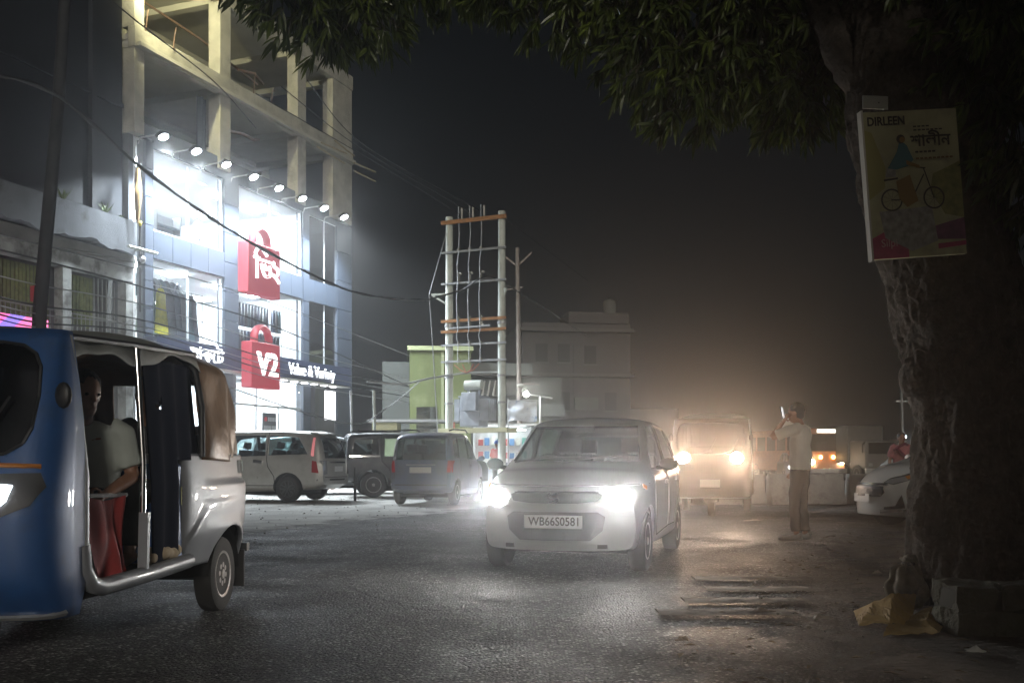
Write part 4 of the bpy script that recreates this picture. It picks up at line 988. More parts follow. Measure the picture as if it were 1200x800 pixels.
inn, bv, _ = car('minivan', 'champagne minivan parked side-on in the dusty lot', 'van', (-6.55, 25.1, .01), (-.975, .22), INN, van_p)
for ax in ('+y','-y'):
    seam(bv, [(.18,1.68),(.18,.40)], ax, 'door_gap', seam_m, inn, .018)
    seam(bv, [(-.82,1.68),(-.82,1.05),(-.86,.85),(-1.02,.62),(-1.04,.40),(.18,.40)], ax, 'door_gap', seam_m, inn, .018)
    patch(bv, [(-.72,1.0),(-.48,1.02),(-.48,.95),(-.72,.93)], ax, .03, .03, 'door_handle', chrome, inn, 1)
    patch(bv, [(-.60,.62),(.14,.64),(.14,.585),(-.60,.565)], ax, .02, .02, 'side_moulding', van_p, inn, 2)
    patch(bv, [(-2.02,1.10),(-2.02,1.55),(-1.97,1.55),(-1.95,1.12)], ax, .012, .02, 'tail_light', emis('lit tail lens', (.9,.02,.06), .5), inn, 1)
    patch(bv, [(-2.16,.70),(-2.10,.98),(-1.99,1.0),(-1.99,.72)], ax, .012, .02, 'tail_light', lens_r, inn, 1)
for s in (-1,1): patch(bv, [(s*.60,.68),(s*.78,.66),(s*.80,1.0),(s*.62,1.0)], '-x', .012, .02, 'tail_light', lens_c, inn, 2)
patch(bv, [(-.5,.98),(.5,.98),(.5,.94),(-.5,.94)], '-x', .012, .02, 'garnish', chrome, inn, 2)
patch(bv, [(-.83,.56),(.83,.56),(.83,.52),(-.83,.52)], '-x', .02, .02, 'bumper_strip', black, inn, 3)
plate(inn, '', (-2.335,0,.80), (0,-1,0), (0,0,1), .5, .13, .1, plate_w, plate_t)
mb = MB(); mb.grid(lambda u, v: (-2.22+.36*u, -.62+1.24*v, 1.655+.07*u-.03*(2*v-1)**2), 4, 8); o = mb.build('spoiler', van_p, inn, smooth=60); so = o.modifiers.new('s','SOLIDIFY'); so.thickness = .03
seam(bv, [(-.7,.60),(.7,.60)], '-x', 'tailgate_gap', seam_m, inn, .015)
mirrors(inn, 1.0, .9, 1.12, van_p)
# ------------------------------------------------------------ the dark blue tall hatchback seen from behind
wag_p = mat('slate blue paint', (.075,.085,.14), .35, metal=.4, coat=.5, dirt=(.10,.095,.09), dscale=1.8, dmin=.45, dmax=.75)
WAG = dict(
    top=[(-1.68,.95),(-1.665,1.2),(-1.56,1.52),(-1.44,1.60),(-1.0,1.655),(-.2,1.67),(.3,1.63),(.5,1.56),(1.0,1.12),(1.1,1.06),(1.4,1.0),(1.7,.88),(1.82,.72)],
    belt=[(-1.68,.90),(-1.3,1.0),(0,.97),(.9,.93),(1.4,.86),(1.82,.66)], bot=[(-1.68,.34),(-1.4,.25),(0,.20),(1.5,.2),(1.82,.24)],
    wid=[(-1.68,.70),(-1.5,.73),(-.8,.74),(1,.74),(1.5,.72),(1.82,.62)], topw=[(-1.68,.90),(-1.3,.85),(0,.84),(.5,.83),(.9,.86),(1.4,.86),(1.82,.8)],
    side=[[(.02,1.04),(.86,1.02),(.42,1.50),(.02,1.53)],[(-.85,1.05),(-.06,1.04),(-.06,1.53),(-.82,1.52)],[(-1.38,1.08),(-.94,1.06),(-.92,1.50),(-1.32,1.46)]],
    ends=[([(-.58,1.08),(.58,1.08),(.52,1.52),(-.52,1.52)], .3, 1.35), ([(-.58,1.02),(.58,1.02),(.54,1.50),(-.54,1.50)], -2.0, -1.45)],
    r=.28, wb=(-1.16,1.2), seats=[(.1,.34),(.1,-.34),(-.75,.34),(-.75,-.34)], sz=.5, sb=.6, dash=.9, dz=.98, tcurv=.03)
whd = Vector((math.sin(R(11)), math.cos(R(11)), 0)); wr = Vector((whd.y, -whd.x, 0))
rc = P(493, 540, 22.3); rc.z = .01
wag, bv, wbody = car('tall_hatchback', 'dark blue tall hatchback parked with its tail towards the road', 'car', rc + whd*1.68, (whd.x, whd.y), WAG, wag_p)
for s in (-1,1):
    patch(bv, [(s*.60,.74),(s*.71,.74),(s*.71,1.0),(s*.62,1.0)], '-x', .012, .02, 'tail_light', lens_r, wag, 2)
    MB().tube([(-1.35,s*.58,1.68),(-1.0,s*.59,1.72),(.1,s*.59,1.73),(.4,s*.57,1.67)], .018, 6).build('roof_rail', black, wag)
plate(wag, '', (-1.715,0,.79), (0,-1,0), (0,0,1), .5, .13, .1, mat('dull plate', (.45,.44,.40), .5), plate_t)
patch(bv, [(-.34,.92),(.34,.92),(.34,.885),(-.34,.885)], '-x', .014, .02, 'garnish', chrome, wag, 2)
patch(bv, [(-.68,.58),(.68,.58),(.68,.36),(-.68,.36)], '-x', .03, .03, 'bumper', wag_p, wag, 3)
patch(bv, [(-.60,.47),(.60,.47),(.60,.445),(-.60,.445)], '-x', .036, .01, 'bumper_strip', black, wag, 2)
seam(bv, [(-.62,.60),(-.62,.98),(-.60,1.54)], '-x', 'tailgate_gap', seam_m, wag); seam(bv, [(.62,.60),(.62,.98),(.60,1.54)], '-x', 'tailgate_gap', seam_m, wag)
for ax in ('+y','-y'):
    seam(bv, [(-.02,1.56),(-.02,.36),(.80,.34),(.92,.5),(.92,1.0)], ax, 'door_gap', seam_m, wag); seam(bv, [(-.9,1.54),(-.9,.9),(-.72,.5),(-.66,.36),(-.02,.36)], ax, 'door_gap', seam_m, wag)
    patch(bv, [(.06,.90),(.22,.90),(.22,.86),(.06,.86)], ax, .025, .025, 'door_handle', wag_p, wag, 1)
mirrors(wag, .82, .76, 1.06, wag_p)
MB().tube([(-1.72,.0,.985),(-1.72,.02,.985)], .03, 10).build('emblem', chrome, wag)
# ------------------------------------------------------------ the dark jeep behind it
jeep_p = mat('charcoal paint', (.022,.024,.028), .4, metal=.3, coat=.3, dirt=(.12,.115,.11), dscale=1.5, dmin=.45, dmax=.8)
JEEP = dict(
    top=[(-1.95,1.05),(-1.94,1.45),(-1.90,1.70),(-1.80,1.755),(-1,1.78),(.2,1.77),(.5,1.72),(.62,1.62),(.95,1.16),(1.05,1.10),(1.7,1.06),(1.98,.98),(2.04,.86)],
    belt=[(-1.95,1.0),(-1,1.06),(.9,1.04),(1.7,.98),(2.04,.8)], bot=[(-1.95,.45),(0,.36),(2.04,.42)],
    wid=[(-1.95,.78),(-1.8,.83),(0,.83),(1.4,.80),(2.04,.74)], topw=[(-1.95,.92),(-1,.90),(.3,.89),(.9,.88),(2.04,.9)],
    side=[[(-.02,1.12),(.72,1.12),(.42,1.62),(-.02,1.64)],[(-.92,1.12),(-.12,1.12),(-.12,1.64),(-.90,1.64)],[(-1.78,1.22),(-1.10,1.18),(-1.08,1.60),(-1.70,1.62)]],
    ends=[([(-.66,1.16),(.66,1.16),(.62,1.62),(-.62,1.62)], .4, 1.3), ([(-.6,1.16),(.6,1.16),(.56,1.62),(-.56,1.62)], -2.2, -1.7)],
    r=.345, wb=(-1.22,1.36), seats=[(.1,.38),(.1,-.38),(-.8,.38),(-.8,-.38)], sz=.6, sb=.6, dash=.8, dz=1.05, ncurv=.06, tcurv=.02, tw=.2)
jd = Vector((.97, .243, 0)); jr = P(406, 540, 26.8); jr.z = .01
jeep, bv, _ = car('jeep', 'charcoal jeep with steel wheels parked between the van and the blue hatchback', 'car', jr + jd*1.95 + Vector((-jd.y, jd.x, 0))*.85, (jd.x, jd.y), JEEP, jeep_p)
for ax in ('+y','-y'):
    seam(bv, [(-.07,1.68),(-.07,.48),(-.62,.48),(-.80,.80),(-1.0,1.0),(-1.0,1.68)], ax, 'door_gap', seam_m, jeep, .03)
    patch(bv, [(-1.86,1.14),(-1.05,1.14),(-1.05,1.10),(-1.86,1.10)], ax, .02, .02, 'side_rail', chrome, jeep, 2)
    n = 12; pl = [(-1.22+.47*math.cos(math.pi*i/n), .36+.47*math.sin(math.pi*i/n)) for i in range(n+1)] + [(-1.22-.40*math.cos(math.pi*i/n), .36+.40*math.sin(math.pi*i/n)) for i in range(n+1)]
    patch(bv, pl, ax, .06, .06, 'wheel_arch', jeep_p, jeep, 0, 60)
mirrors(jeep, .75, .84, 1.2, black)
for s in (-1,1): MB().tube([(-1.8,s*.68,1.80),(-.2,s*.68,1.83)], .02, 6).build('roof_rail', black, jeep)
for x in (-1.6,-.9,-.3): MB().tube([(x,-.68,1.82),(x,.68,1.82)], .018, 6).build('roof_bar', black, jeep)
# ------------------------------------------------------------ pale car behind van, white car by the tree, far cars
pale_p = mat('pale silver paint', (.42,.45,.46), .35, metal=.3, coat=.5)
pc = P(385, 540, 30.5); pc.z = .01
c2, bv, _ = car('hatchback', 'pale silver hatchback half hidden behind the champagne van', 'car', pc, (.93,.36), dict(INN, style='steel'), pale_p)
white_p = mat('white paint', (.66,.67,.65), .28, metal=.05, coat=.8)
WHT = dict(
    top=[(-2.0,.95),(-1.95,1.1),(-1.7,1.38),(-1.3,1.49),(-.4,1.53),(.1,1.50),(.38,1.43),(.75,1.22),(1.15,1.02),(1.3,.985),(1.6,.93),(1.85,.82),(1.97,.70),(2.02,.62)],
    belt=[(-2,.9),(-1,.97),(.9,.93),(1.5,.84),(1.85,.72),(2.02,.52)], bot=[(-2,.34),(-1.6,.22),(0,.19),(1.7,.19),(2.02,.22)],
    wid=[(-2,.70),(-1.6,.83),(-.8,.86),(1.2,.86),(1.7,.82),(2.02,.68)], topw=[(-2,.8),(-1.2,.76),(.3,.76),(1,.86),(1.6,.86),(2.02,.8)],
    side=[[(-.1,1.0),(.86,.99),(.32,1.40),(-.1,1.42)],[(-1.2,1.04),(-.18,1.0),(-.18,1.42),(-1.1,1.38)]],
    ends=[([(-.68,1.05),(.68,1.05),(.56,1.40),(-.56,1.40)], .35, 1.4), ([(-.55,1.06),(.55,1.06),(.48,1.36),(-.48,1.36)], -2.2, -1.45)],
    r=.31, wb=(-1.28,1.24), seats=[(0,.36),(0,-.36),(-.9,.36),(-.9,-.36)], dash=.98, dz=.97, ncurv=.30, style='alloy', tw=.19)
wn = P(1011, 540, 14.8); wn.z = 0; wdv = Vector((-.995,-.08,0)).normalized()
wc, bv, _ = car('hatchback', 'white hatchback parked with only its nose showing beside the tree trunk', 'car', wn - wdv*2.02, (wdv.x, wdv.y), WHT, white_p)
for ax, s in (('+y',1),('-y',-1)):
    e = patch(bv, [(1.88,.685),(1.80,.75),(1.58,.83),(1.32,.90),(1.38,.83),(1.62,.73),(1.80,.66)], ax, .012, .03, 'headlight', mat('smoked lens', (.05,.055,.06), .08, coat=1), wc, 3)
    patch(bv, [(1.87,.685),(1.80,.735),(1.66,.775),(1.64,.725),(1.80,.665)], ax, .02, .006, 'reflector', lens_c, e, 2)
    patch(bv, [(1.66,.735),(1.66,.775),(1.56,.81),(1.55,.765)], ax, .017, .006, 'projector', lens_a, e, 2)
    patch(bv, [(1.90,.30),(1.70,.33),(1.74,.52),(1.80,.36),(1.90,.34)], ax, .008, .02, 'fog_recess', black, wc, 2)
    patch(bv, [(1.93,.25),(1.68,.28),(1.68,.315),(1.93,.295)], ax, .014, .02, 'chrome_blade', chrome, wc, 2)
    seam(bv, [(1.18,.95),(1.30,.80),(1.34,.68)], ax, 'wing_gap', seam_m, wc)
patch(bv, [(-.42,.63),(.42,.63),(.46,.55),(.40,.49),(-.40,.49),(-.46,.55)], '+x', .02, .02, 'grille', black, wc, 6)
patch(bv, [(-.48,.67),(.48,.67),(.48,.64),(-.48,.64)], '+x', .028, .02, 'grille_bar', chrome, wc, 6)
plate(wc, '', (2.04,0,.46), (0,1,0), (0,0,1), .5, .12, .1, plate_w, plate_t); mirrors(wc, .85, .88, 1.05, white_p)
fw_ = P(1085, 540, 27); fw_.z = 0
c3, bv, _ = car('hatchback', 'white car behind the person in pink, partly hidden by the tree', 'car', fw_, (-.6,-.8), WHT, white_p, interior=False)
# ============================================================ AUTO RICKSHAWS
def rickshaw(label, loc, heading, paint, rear_paint, tarp, head_col, lamp_str, power, led, stripe=None, curtain=True, beam=(1,0,-.08), bsize=100, scale=1.0):
    t = thing('auto_rickshaw', label, 'auto rickshaw', loc, math.atan2(heading[1], heading[0]))
    # front cowl: a curved shell with the windscreen opening cut out
    W = .66
    xf = pch([(.30,2.34),(.5,2.50),(.8,2.52),(1.0,2.46),(1.3,2.36),(1.62,2.22)])
    def cowl(off):
        rings = []
        for k in range(27):
            z = .30 + 1.32*k/26; ring = []
            ww = W*(1-.10*max(0,(z-1.0)/.62)**1.5 - .05*max(0,(.45-z)/.15)) + off; xx = xf(z) + off; xb = 2.08
            for j in range(41):
                a = math.pi*(j/40-.5); s, c = math.sin(a), math.cos(a)
                ring.append(Vector((xb + (xx-xb)*max(0,c)**.42, ww*math.copysign(abs(s)**.5, s), z)))
            rings.append(ring)
        return rings
    def surface(rings, closed, probe):
        mb = MB(); mb.loft(rings, caps=False, closed=closed); bm = bmesh.new(); me = mb.mesh('x'); bm.from_mesh(me); bpy.data.meshes.remove(me)
        f = max(bm.faces, key=probe[0]); f.normal_update()
        if f.normal.dot(probe[1]) < 0: bmesh.ops.reverse_faces(bm, faces=bm.faces)
        bm.normal_update(); return bm, BVHTree.FromBMesh(bm)
    def finish(bm, name, m):
        me = bpy.data.meshes.new(name); bm.to_mesh(me); bm.free(); shade(me, 40); o = link(name, me, m, t); me.materials.append(black)
        so = o.modifiers.new('s', 'SOLIDIFY'); so.thickness = .025; so.offset = -1; so.material_offset = 1; so.material_offset_rim = 0; return o
    bm, bvh = surface(cowl(0), False, (lambda f: f.calc_center_median().x, Vector((1,0,0))))
    wp = [(sx_*a_, b_) for sx_, pts_ in ((1, [(.35,1.03),(.46,1.045),(.525,1.09),(.55,1.16),(.555,1.3),(.54,1.44),(.51,1.50),(.45,1.54),(.35,1.555)]), (-1, [(.35,1.555),(.45,1.54),(.51,1.50),(.54,1.44),(.555,1.3),(.55,1.16),(.525,1.09),(.46,1.045),(.35,1.03)])) for a_, b_ in pts_]
    punch(bm, wp, 'x', lambda c, n: n.x > .2); body = finish(bm, 'front_cowl', paint)
    patch(bvh, wp, '+x', -.012, .008, 'windscreen', dark_glass, t, 2)
    seamr = MB()
    for a, b in zip(wp, wp[1:]+wp[:1]):
        p0 = bvh.ray_cast(Vector((4,a[0],a[1])), Vector((-1,0,0)))[0]; p1 = bvh.ray_cast(Vector((4,b[0],b[1])), Vector((-1,0,0)))[0]
        seamr.tube([p0, p1], .008, 6)
    seamr.build('windscreen_seal', black, t)
    for s in (-1, 1):
        e = patch(bvh, [(s*.24,.80),(s*.30,.77),(s*.46,.765),(s*.58,.82),(s*.62,.90),(s*.60,.96),(s*.44,.955),(s*.26,.91)], '+x', .012, .02, 'headlight', black, t, 2)
        if led:
            patch(bvh, [(s*.30,.82),(s*.46,.805),(s*.50,.84),(s*.515,.905),(s*.44,.91),(s*.40,.895),(s*.32,.90)], '+x', .02, .01, 'lamp', emis('rickshaw led', head_col, lamp_str), e, 2)
        else:
            c = bvh.ray_cast(Vector((4,s*.42,.96)), Vector((-1,0,0)))[0]
            MB().lathe([(.001,.05),(.06,.045),(.095,.02),(.10,-.02),(.001,-.03)],(1,0,0),(c.x,s*.42,.96),20).build('lamp', emis('rickshaw lamp '+label[:6], head_col, lamp_str), e, smooth=60)
        zl = .86 if led else .96
        if not led: spot('high_beam', e, (2.70, s*.42, zl), (1, .02, .07), 270, (1,.62,.38), 34, 1.0, .07)
        spot('headlight_beam', e, (2.68, s*.42, zl), (beam[0], beam[1], beam[2]), power, head_col, bsize, 1.0, .06)
    if stripe: seam(bvh, [(-.6,.99),(-.3,1.0),(.3,1.0),(.6,.99)], '+x', 'stripe', stripe, t, .022, .002)
    for y in (-.2,.15): MB().tube([(2.47,y,1.02),(2.44,y+.2,1.09),(2.36,y+.3,1.3)], .007, 5).build('wiper', black, t)
    patch(bvh, [(-.16,.62),(.16,.62),(.16,.50),(-.16,.50)], '+x', .012, .01, 'number_plate', mat('dull plate', (.45,.44,.40), .5) if not led else mat('plate yellow', (.55,.42,.05), .5), t, 1)
    seam(bvh, [(-.655,.33),(-.6,.325),(0,.32),(.6,.325),(.655,.33)], '+x', 'cowl_lip', steel, t, .03, .004)
    # bright trim down the cowl's door edge, sill, floor
    for s in (-1, 1):
        MB().tube([(2.10,s*.585,1.60),(2.085,s*.625,1.25),(2.08,s*.655,.95),(2.08,s*.655,.55)], .018, 6).build('door_trim', steel, t, smooth=60)
        mb = MB(); pts = [(2.09,s*.645,.62),(2.08,s*.65,.50),(2.02,s*.655,.43),(1.92,s*.66,.405),(1.4,s*.66,.405),(.74,s*.655,.415)]
        mb.tube(pts, [(.035,.045)]*len(pts), 8); mb.build('sill', rear_paint, t, smooth=60)
        MB().tube([(1.40,s*.64,.42),(1.40,s*.645,1.0),(1.38,s*.60,1.62)], .018, 8).build('pillar', chrome if s > 0 else steel, t, smooth=60)
        MB().bar((1.42,s*.655,.42),(1.40,s*.655,.74),.05,.035).build('pillar_foot', rear_paint, t)
        MB().tube([(2.1,s*.56,1.60),(1.4,s*.585,1.64),(.5,s*.60,1.68)], .016, 6).build('roof_rail', black, t)
        # roof hoop behind the passengers
        MB().tube([(.50,s*.645,1.04),(.49,s*.64,1.35),(.50,s*.60,1.58),(.56,s*.50,1.68),(.6,s*.3,1.74),(.6,0,1.755)], .022, 8).build('roof_hoop', black, t, smooth=60)
    MB().box(.76, 2.1, -.63, .63, .36, .40).box(-.35, .75, -.36, .36, .36, .40).build('floor', under, t)
    MB().box(.62, .80, -.60, .60, .40, 1.0).build('bulkhead', paint, t, bevel=.02)
    MB().box(1.30, 1.36, -.60, .45, .40, .85).build('partition', black, t)
    # seats
    MB().box(.1,.62,-.58,.58,.40,.74).build('rear_bench', seat_m, t, bevel=.04); MB().box(-.05,.1,-.58,.58,.70,1.2,Matrix.Rotation(R(-8),4,'Y')).build('bench_back', seat_m, t, bevel=.04)
    MB().box(1.38,1.72,-.45,.45,.40,.72).build('driver_seat', seat_m, t, bevel=.04)
    MB().tube([(2.32,0,.5),(2.12,0,1.02)], .025, 8).tube([(2.1,-.32,1.0),(2.12,0,1.03),(2.1,.32,1.0)], .018, 8).build('handlebar', black, t)
    MB().box(2.12,2.24,-.55,.55,.80,.95).build('dashboard', black, t, bevel=.02)
    # rear tub: a shell rounded in plan, wheel arches cut out
    prof = pch([(.36,.585),(.42,.60),(.60,.645),(.80,.655),(.95,.645),(1.06,.635)]); rings = []
    def plan(z, off, hx=.615, cx=.165, zz=None):
        w2 = prof(z) + off; r = []
        for j in range(150):
            a = 2*math.pi*j/150; s, c = math.sin(a), math.cos(a)
            x = cx + (hx+off-.05*max(0,.6-z)/.24*(c < 0))*math.copysign(abs(c)**.22, c); y = w2*math.copysign(abs(s)**.22, s)
            if abs(s) > .3:   # pressed shoulder line and flared wheel arch
                zl = .90 - .30*max(0, (x-.15)/.5)**1.6; sm = min(1, max(0, (zl-z)/.04)); d_ = math.hypot(x, z-.27); fl = min(1, max(0, 1-(d_-.33)/.085))
                y += math.copysign(.020*sm*sm*(3-2*sm) + .030*fl*fl*(3-2*fl), y)
            r.append(Vector((x, y, z)))
        return r
    zs = [.36+.70*k/44 for k in range(45)]
    bm, bvr = surface([plan(z,0) for z in zs], True, (lambda f: f.calc_center_median().y, Vector((0,1,0))))
    for s in (-1, 1): punch(bm, [(.315*math.cos(2*math.pi*i/30), .27+.315*math.sin(2*math.pi*i/30)) for i in range(30)], 'y', lambda c, n, s=s: c.y*s > .3)
    tub = finish(bm, 'rear_body', rear_paint)
    for s in (-1, 1):
        n = 18; pts = []; rr = []
        for i in range(n+1):
            a = math.pi*(1.06-1.12*i/n); z = .27+.335*math.sin(a); pts.append((.335*math.cos(a), s*(prof(min(max(z,.37),1))+.004), z)); rr.append((.026,.02))
        mb = MB(); mb.loft([[(.31*math.cos(math.pi*i/n), s*yy, .27+.31*math.sin(math.pi*i/n)) for yy in (.36,.62)] for i in range(n+1)], caps=False, closed=False); mb.build('wheel_liner', under, t, smooth=60)
        # raised pressing line along the tub and lamp cluster at its tail
        pl = [(.62,s*.655,.66),(.45,s*.662,.80),(.2,s*.665,.89),(-.2,s*.66,.91),(-.40,s*.63,.91)]
        pass
        patch(bvr, [(-.22,.93),(-.34,.93),(-.34,1.02),(-.22,1.02)], '+y' if s > 0 else '-y', .012, .02, 'side_marker', lens_c, t, 1)
        patch(bvr, [(s*.44,.62),(s*.56,.62),(s*.56,.84),(s*.44,.84)], '-x', .014, .02, 'tail_light', lens_r, t, 1)
        wheel(t, 0, s*.555, .252, .135, 'steel', s)
        MB().box(-.42,-.40,s*.55-.08,s*.55+.08,.12,.38).build('mud_flap', rubber, t)
    MB().tube([(0,-.5,.25),(0,.5,.25)], .04, 8).tube([(.1,.2,.3),(.9,.15,.33)], .05, 8).build('rear_axle', under, t)
    MB().box(-.56,-.50,-.60,.62,.36,.42).box(-.53,-.50,.50,.58,.42,.52).box(-.53,-.50,-.58,-.50,.42,.52).box(-.52,-.42,.48,.54,.37,.41).box(-.52,-.42,-.54,-.48,.37,.41).build('bumper', black, t)
    wheel(t, 1.95, 0, .245, .12, 'steel', 1)
    MB().tube([(2.0,.09,.25),(2.2,.09,.6)], .03, 8).tube([(2.0,-.09,.25),(2.2,-.09,.6)], .03, 8).build('front_fork', under, t)
    mb = MB(); n = 12; mb.loft([[(1.95+.29*math.cos(math.pi*i/n), yy, .245+.29*math.sin(math.pi*i/n)) for yy in (-.09,.09)] for i in range(n+1)], caps=False, closed=False); mb.build('front_mudguard', black, t, smooth=60)
    # canvas roof and rear hood with folds
    zr = pch([(-.46,1.42),(-.40,1.60),(-.2,1.70),(.3,1.755),(.9,1.75),(1.5,1.70),(1.9,1.655),(2.25,1.63)])
    def rf(u, v):
        x = .42 + 1.76*u; y = (v*2-1); wv = .61
        sag = .014*math.sin(x*7+1)*(1-y*y) + .008*math.sin(x*17+y*5)
        return (x, wv*y, zr(x) - .09*abs(y)**3 - .10*max(0,abs(y)-.94)/.06*(.6+.4*math.sin(x*6)) + sag)
    mb = MB(); mb.grid(rf, 56, 36); o = mb.build('canvas_roof', mat('grey canvas', (.16,.165,.15), .7, vary=.25, vscale=4, bump=.004, bscale=25), t, smooth=70)
    so = o.modifiers.new('s','SOLIDIFY'); so.thickness = .012
    def hood(u, v):
        a = math.pi*(u-.5)   # wraps from one side round the back to the other, then domes over the top
        s, c = math.sin(a), math.cos(a); w_ = min(1, v/.74); ph = max(0, v-.74)/.26*math.pi/2
        z = 1.03 + .55*w_ + .18*math.sin(ph) + .02*math.sin(u*31)*(1-w_); k = (1-.07*w_*w_)*math.cos(ph)**.7
        f = (.016*math.sin(u*46+v*6)*math.sin(math.pi*w_)+.022*math.sin(u*21-v*3)*(1-w_)+.012*math.sin(u*80)*(1-w_)**2)*(ph == 0)
        return (.50 - (.95*k+f)*max(0,c)**.38, (.645*k+f)*math.copysign(abs(s)**.30, s), z)
    mb = MB(); mb.grid(hood, 110, 34)
    keep = []
    for q in mb.f:
        c = sum((Vector(mb.v[i]) for i in q), Vector())/4
        if not (c.x < -.25 and abs(c.y-.02) < .34 and 1.27 < c.z < 1.56): keep.append(q)
    mb.f = keep; o = mb.build('canvas_hood', tarp, t, smooth=70); so = o.modifiers.new('s','SOLIDIFY'); so.thickness = .008
    if curtain:
        def cu(u, v):
            x = 1.36 - .86*u; z = 1.60 - 1.16*v
            return (x, .575+.06*min(1,v*1.6)+.010*math.sin(u*24+v*2), z)
        mb = MB(); mb.grid(cu, 40, 48); keep = []
        for q in mb.f:
            c = sum((Vector(mb.v[i]) for i in q), Vector())/4
            hole = 1.0 < c.x < 1.13 and 1.315 < c.z < 1.315+.05*(1.15-c.x)/.13
            door = (c.x > 1.24 and c.z < 1.58) or (c.x < .86 and c.z < 1.02)
            if not hole and not door: keep.append(q)
        mb.f = keep; o = mb.build('dark_curtain_sheet', mat('navy curtain', (.008,.010,.020), 1.0, spec=.08), t, smooth=70); so = o.modifiers.new('s','SOLIDIFY'); so.thickness = .006  # navy curtain above; its lower reach stands in for the shaded interior
        mb = MB(); mb.grid(lambda u, v: (2.08-1.5*u, -.60, 1.62-.72*v+.02*math.sin(u*9)), 20, 8); mb.build('dark_curtain_sheet', mat('navy curtain', (.010,.012,.022)), t, smooth=70)
    # mirror stalks
    for s in (-1, 1):
        MB().tube([(2.22,s*.58,1.26),(2.26,s*.64,1.29)], .01, 5).ell((2.27,s*.645,1.31),(.018,.04,.06),10,6).build('mirror', black, t, smooth=60)
    t.scale = (scale,)*3
    return t, bvh
blue = mat('rickshaw blue', (.018,.078,.24), .45, metal=.1, coat=.6, vary=.12, vscale=3, dirt=(.03,.05,.09), dscale=3, dmin=.5, dmax=.8)
silver = mat('rickshaw silver', (.23,.24,.26), .48, metal=.25, coat=.15, vary=.08, vscale=4, dirt=(.24,.22,.2), dscale=3, dmin=.58, dmax=.8)
tarp_b = mat('tan tarpaulin', (.20,.125,.075), .42, vary=.25, vscale=5, bump=.012, bscale=9)
hb = Vector((-.04, -.999, 0))
auto1, bva = rickshaw('blue auto rickshaw with silver tail and passengers driving past', (-2.57, 6.77, -.014), hb, blue, silver, tarp_b, (.85,.92,1), 25, 5, True, mat('orange stripe', (.45,.16,.02), .5), True)
# cloths and small things on the blue rickshaw
Ma = Matrix.Translation(auto1.location) @ Matrix.Rotation(math.atan2(hb.y, hb.x), 4, 'Z')
def ap(x, y, z): return Ma @ Vector((x, y, z))
rot1 = math.atan2(hb.y, hb.x)
def curt(u, v):
    x = 1.90-.42*u; z = .84 - .42*v - .03*math.sin(u*3)
    f = .022*math.sin(u*u*15+v*2.5)*(.3+v)+.02*math.sin(u*7-v*3); jag = .05*(v > .93)*(1 if int(u*14) % 2 else -.2)
    return (x+.06*v*(u-.5), .57+f+.03*v, z+jag)
t = thing('red_cloth', 'red cloth hanging in the open doorway of the blue rickshaw', 'cloth', auto1.location, rot1)
mb = MB(); mb.grid(curt, 40, 22); mb.build('cloth', mat('red cloth', (.26,.030,.028), .8, vary=.25, vscale=6), t, smooth=60)
MB().tube([(1.92,.56,.845),(1.44,.57,.835)], .012, 6).build('rod', steel, t)
t = thing('cream_bundle', 'cream cloth bundle lying on the sill by the rickshaw wheel', 'cloth', ap(1.02, .60, .44), rot1)
mb = MB()
for k in range(7): mb.ell((-.2+.065*k, random.uniform(-.02,.02), .035+random.uniform(0,.02)), (.06,.05,.04), 10, 6)
remesh(mb, 'cloth', .01, mat('cream cloth', (.45,.36,.24), .9), t, 2)
t = thing('permit_sticker', 'small yellow permit sticker on the blue panel of the rickshaw', 'sticker', ap(.70, .604, .80), rot1)
MB().box(-.035,.045,0,.004,-.05,.06).build('paper', mat('sticker yellow', (.45,.42,.15), .6), t)
for k in range(3): MB().box(-.025,.035,.0045,.0055,-.03+.03*k,-.018+.03*k).build('print', plate_t, t)
brown = mat('rickshaw maroon', (.035,.026,.02), .4, metal=.1, coat=.4, vary=.1)
h2 = Vector((-math.sin(R(14)), -math.cos(R(14)), 0))
nose = P(832, 540, 17.6); nose.z = 0
auto2, _ = rickshaw('brown auto rickshaw with two warm round headlights behind the hatchback', nose - h2*2.7, h2, brown, mat('rickshaw pale panel', (.16,.14,.11), .4, metal=.2), mat('brown hood', (.10,.075,.055), .7), (1,.74,.54), 260, 160, False, None, False, (1,.04,.0), 56, 1.09)
# ============================================================ PEOPLE
def rotz(p, a): return Vector((p[0]*math.cos(a)-p[1]*math.sin(a), p[0]*math.sin(a)+p[1]*math.cos(a), p[2]))
def hand(mb, w_, d, nrm, curl=.6, s=1.0):
    """palm and five fingers from the wrist along d; nrm is the palm's facing"""
    d = Vector(d).normalized(); nrm = (Vector(nrm) - d*Vector(nrm).dot(d)).normalized(); sd = d.cross(nrm); w_ = Vector(w_)
    mb.tube([w_, w_+d*.045*s, w_+d*.085*s], [(.030*s,.020*s),(.042*s,.017*s),(.040*s,.014*s)], 10)
    for k, (o, l_) in enumerate(((-.030,.062),(-.010,.075),(.010,.070),(.030,.052))):
        a = w_ + d*.08*s + sd*o*s; l_ *= s
        d2 = (d*math.cos(curl*.6)+nrm*math.sin(curl*.6)); d3 = (d*math.cos(curl*1.5)+nrm*math.sin(curl*1.5))
        mb.tube([a-d*.02, a+d2*l_*.45, a+d2*l_*.45+d3*l_*.55], [.0095*s,.009*s,.007*s], 7)
    a = w_ + d*.02*s - sd*.032*s; mb.tube([a, a - sd*.03*s + d*.03*s, a - sd*.025*s + d*.065*s + nrm*.02*s], [.012*s,.011*s,.008*s], 7)
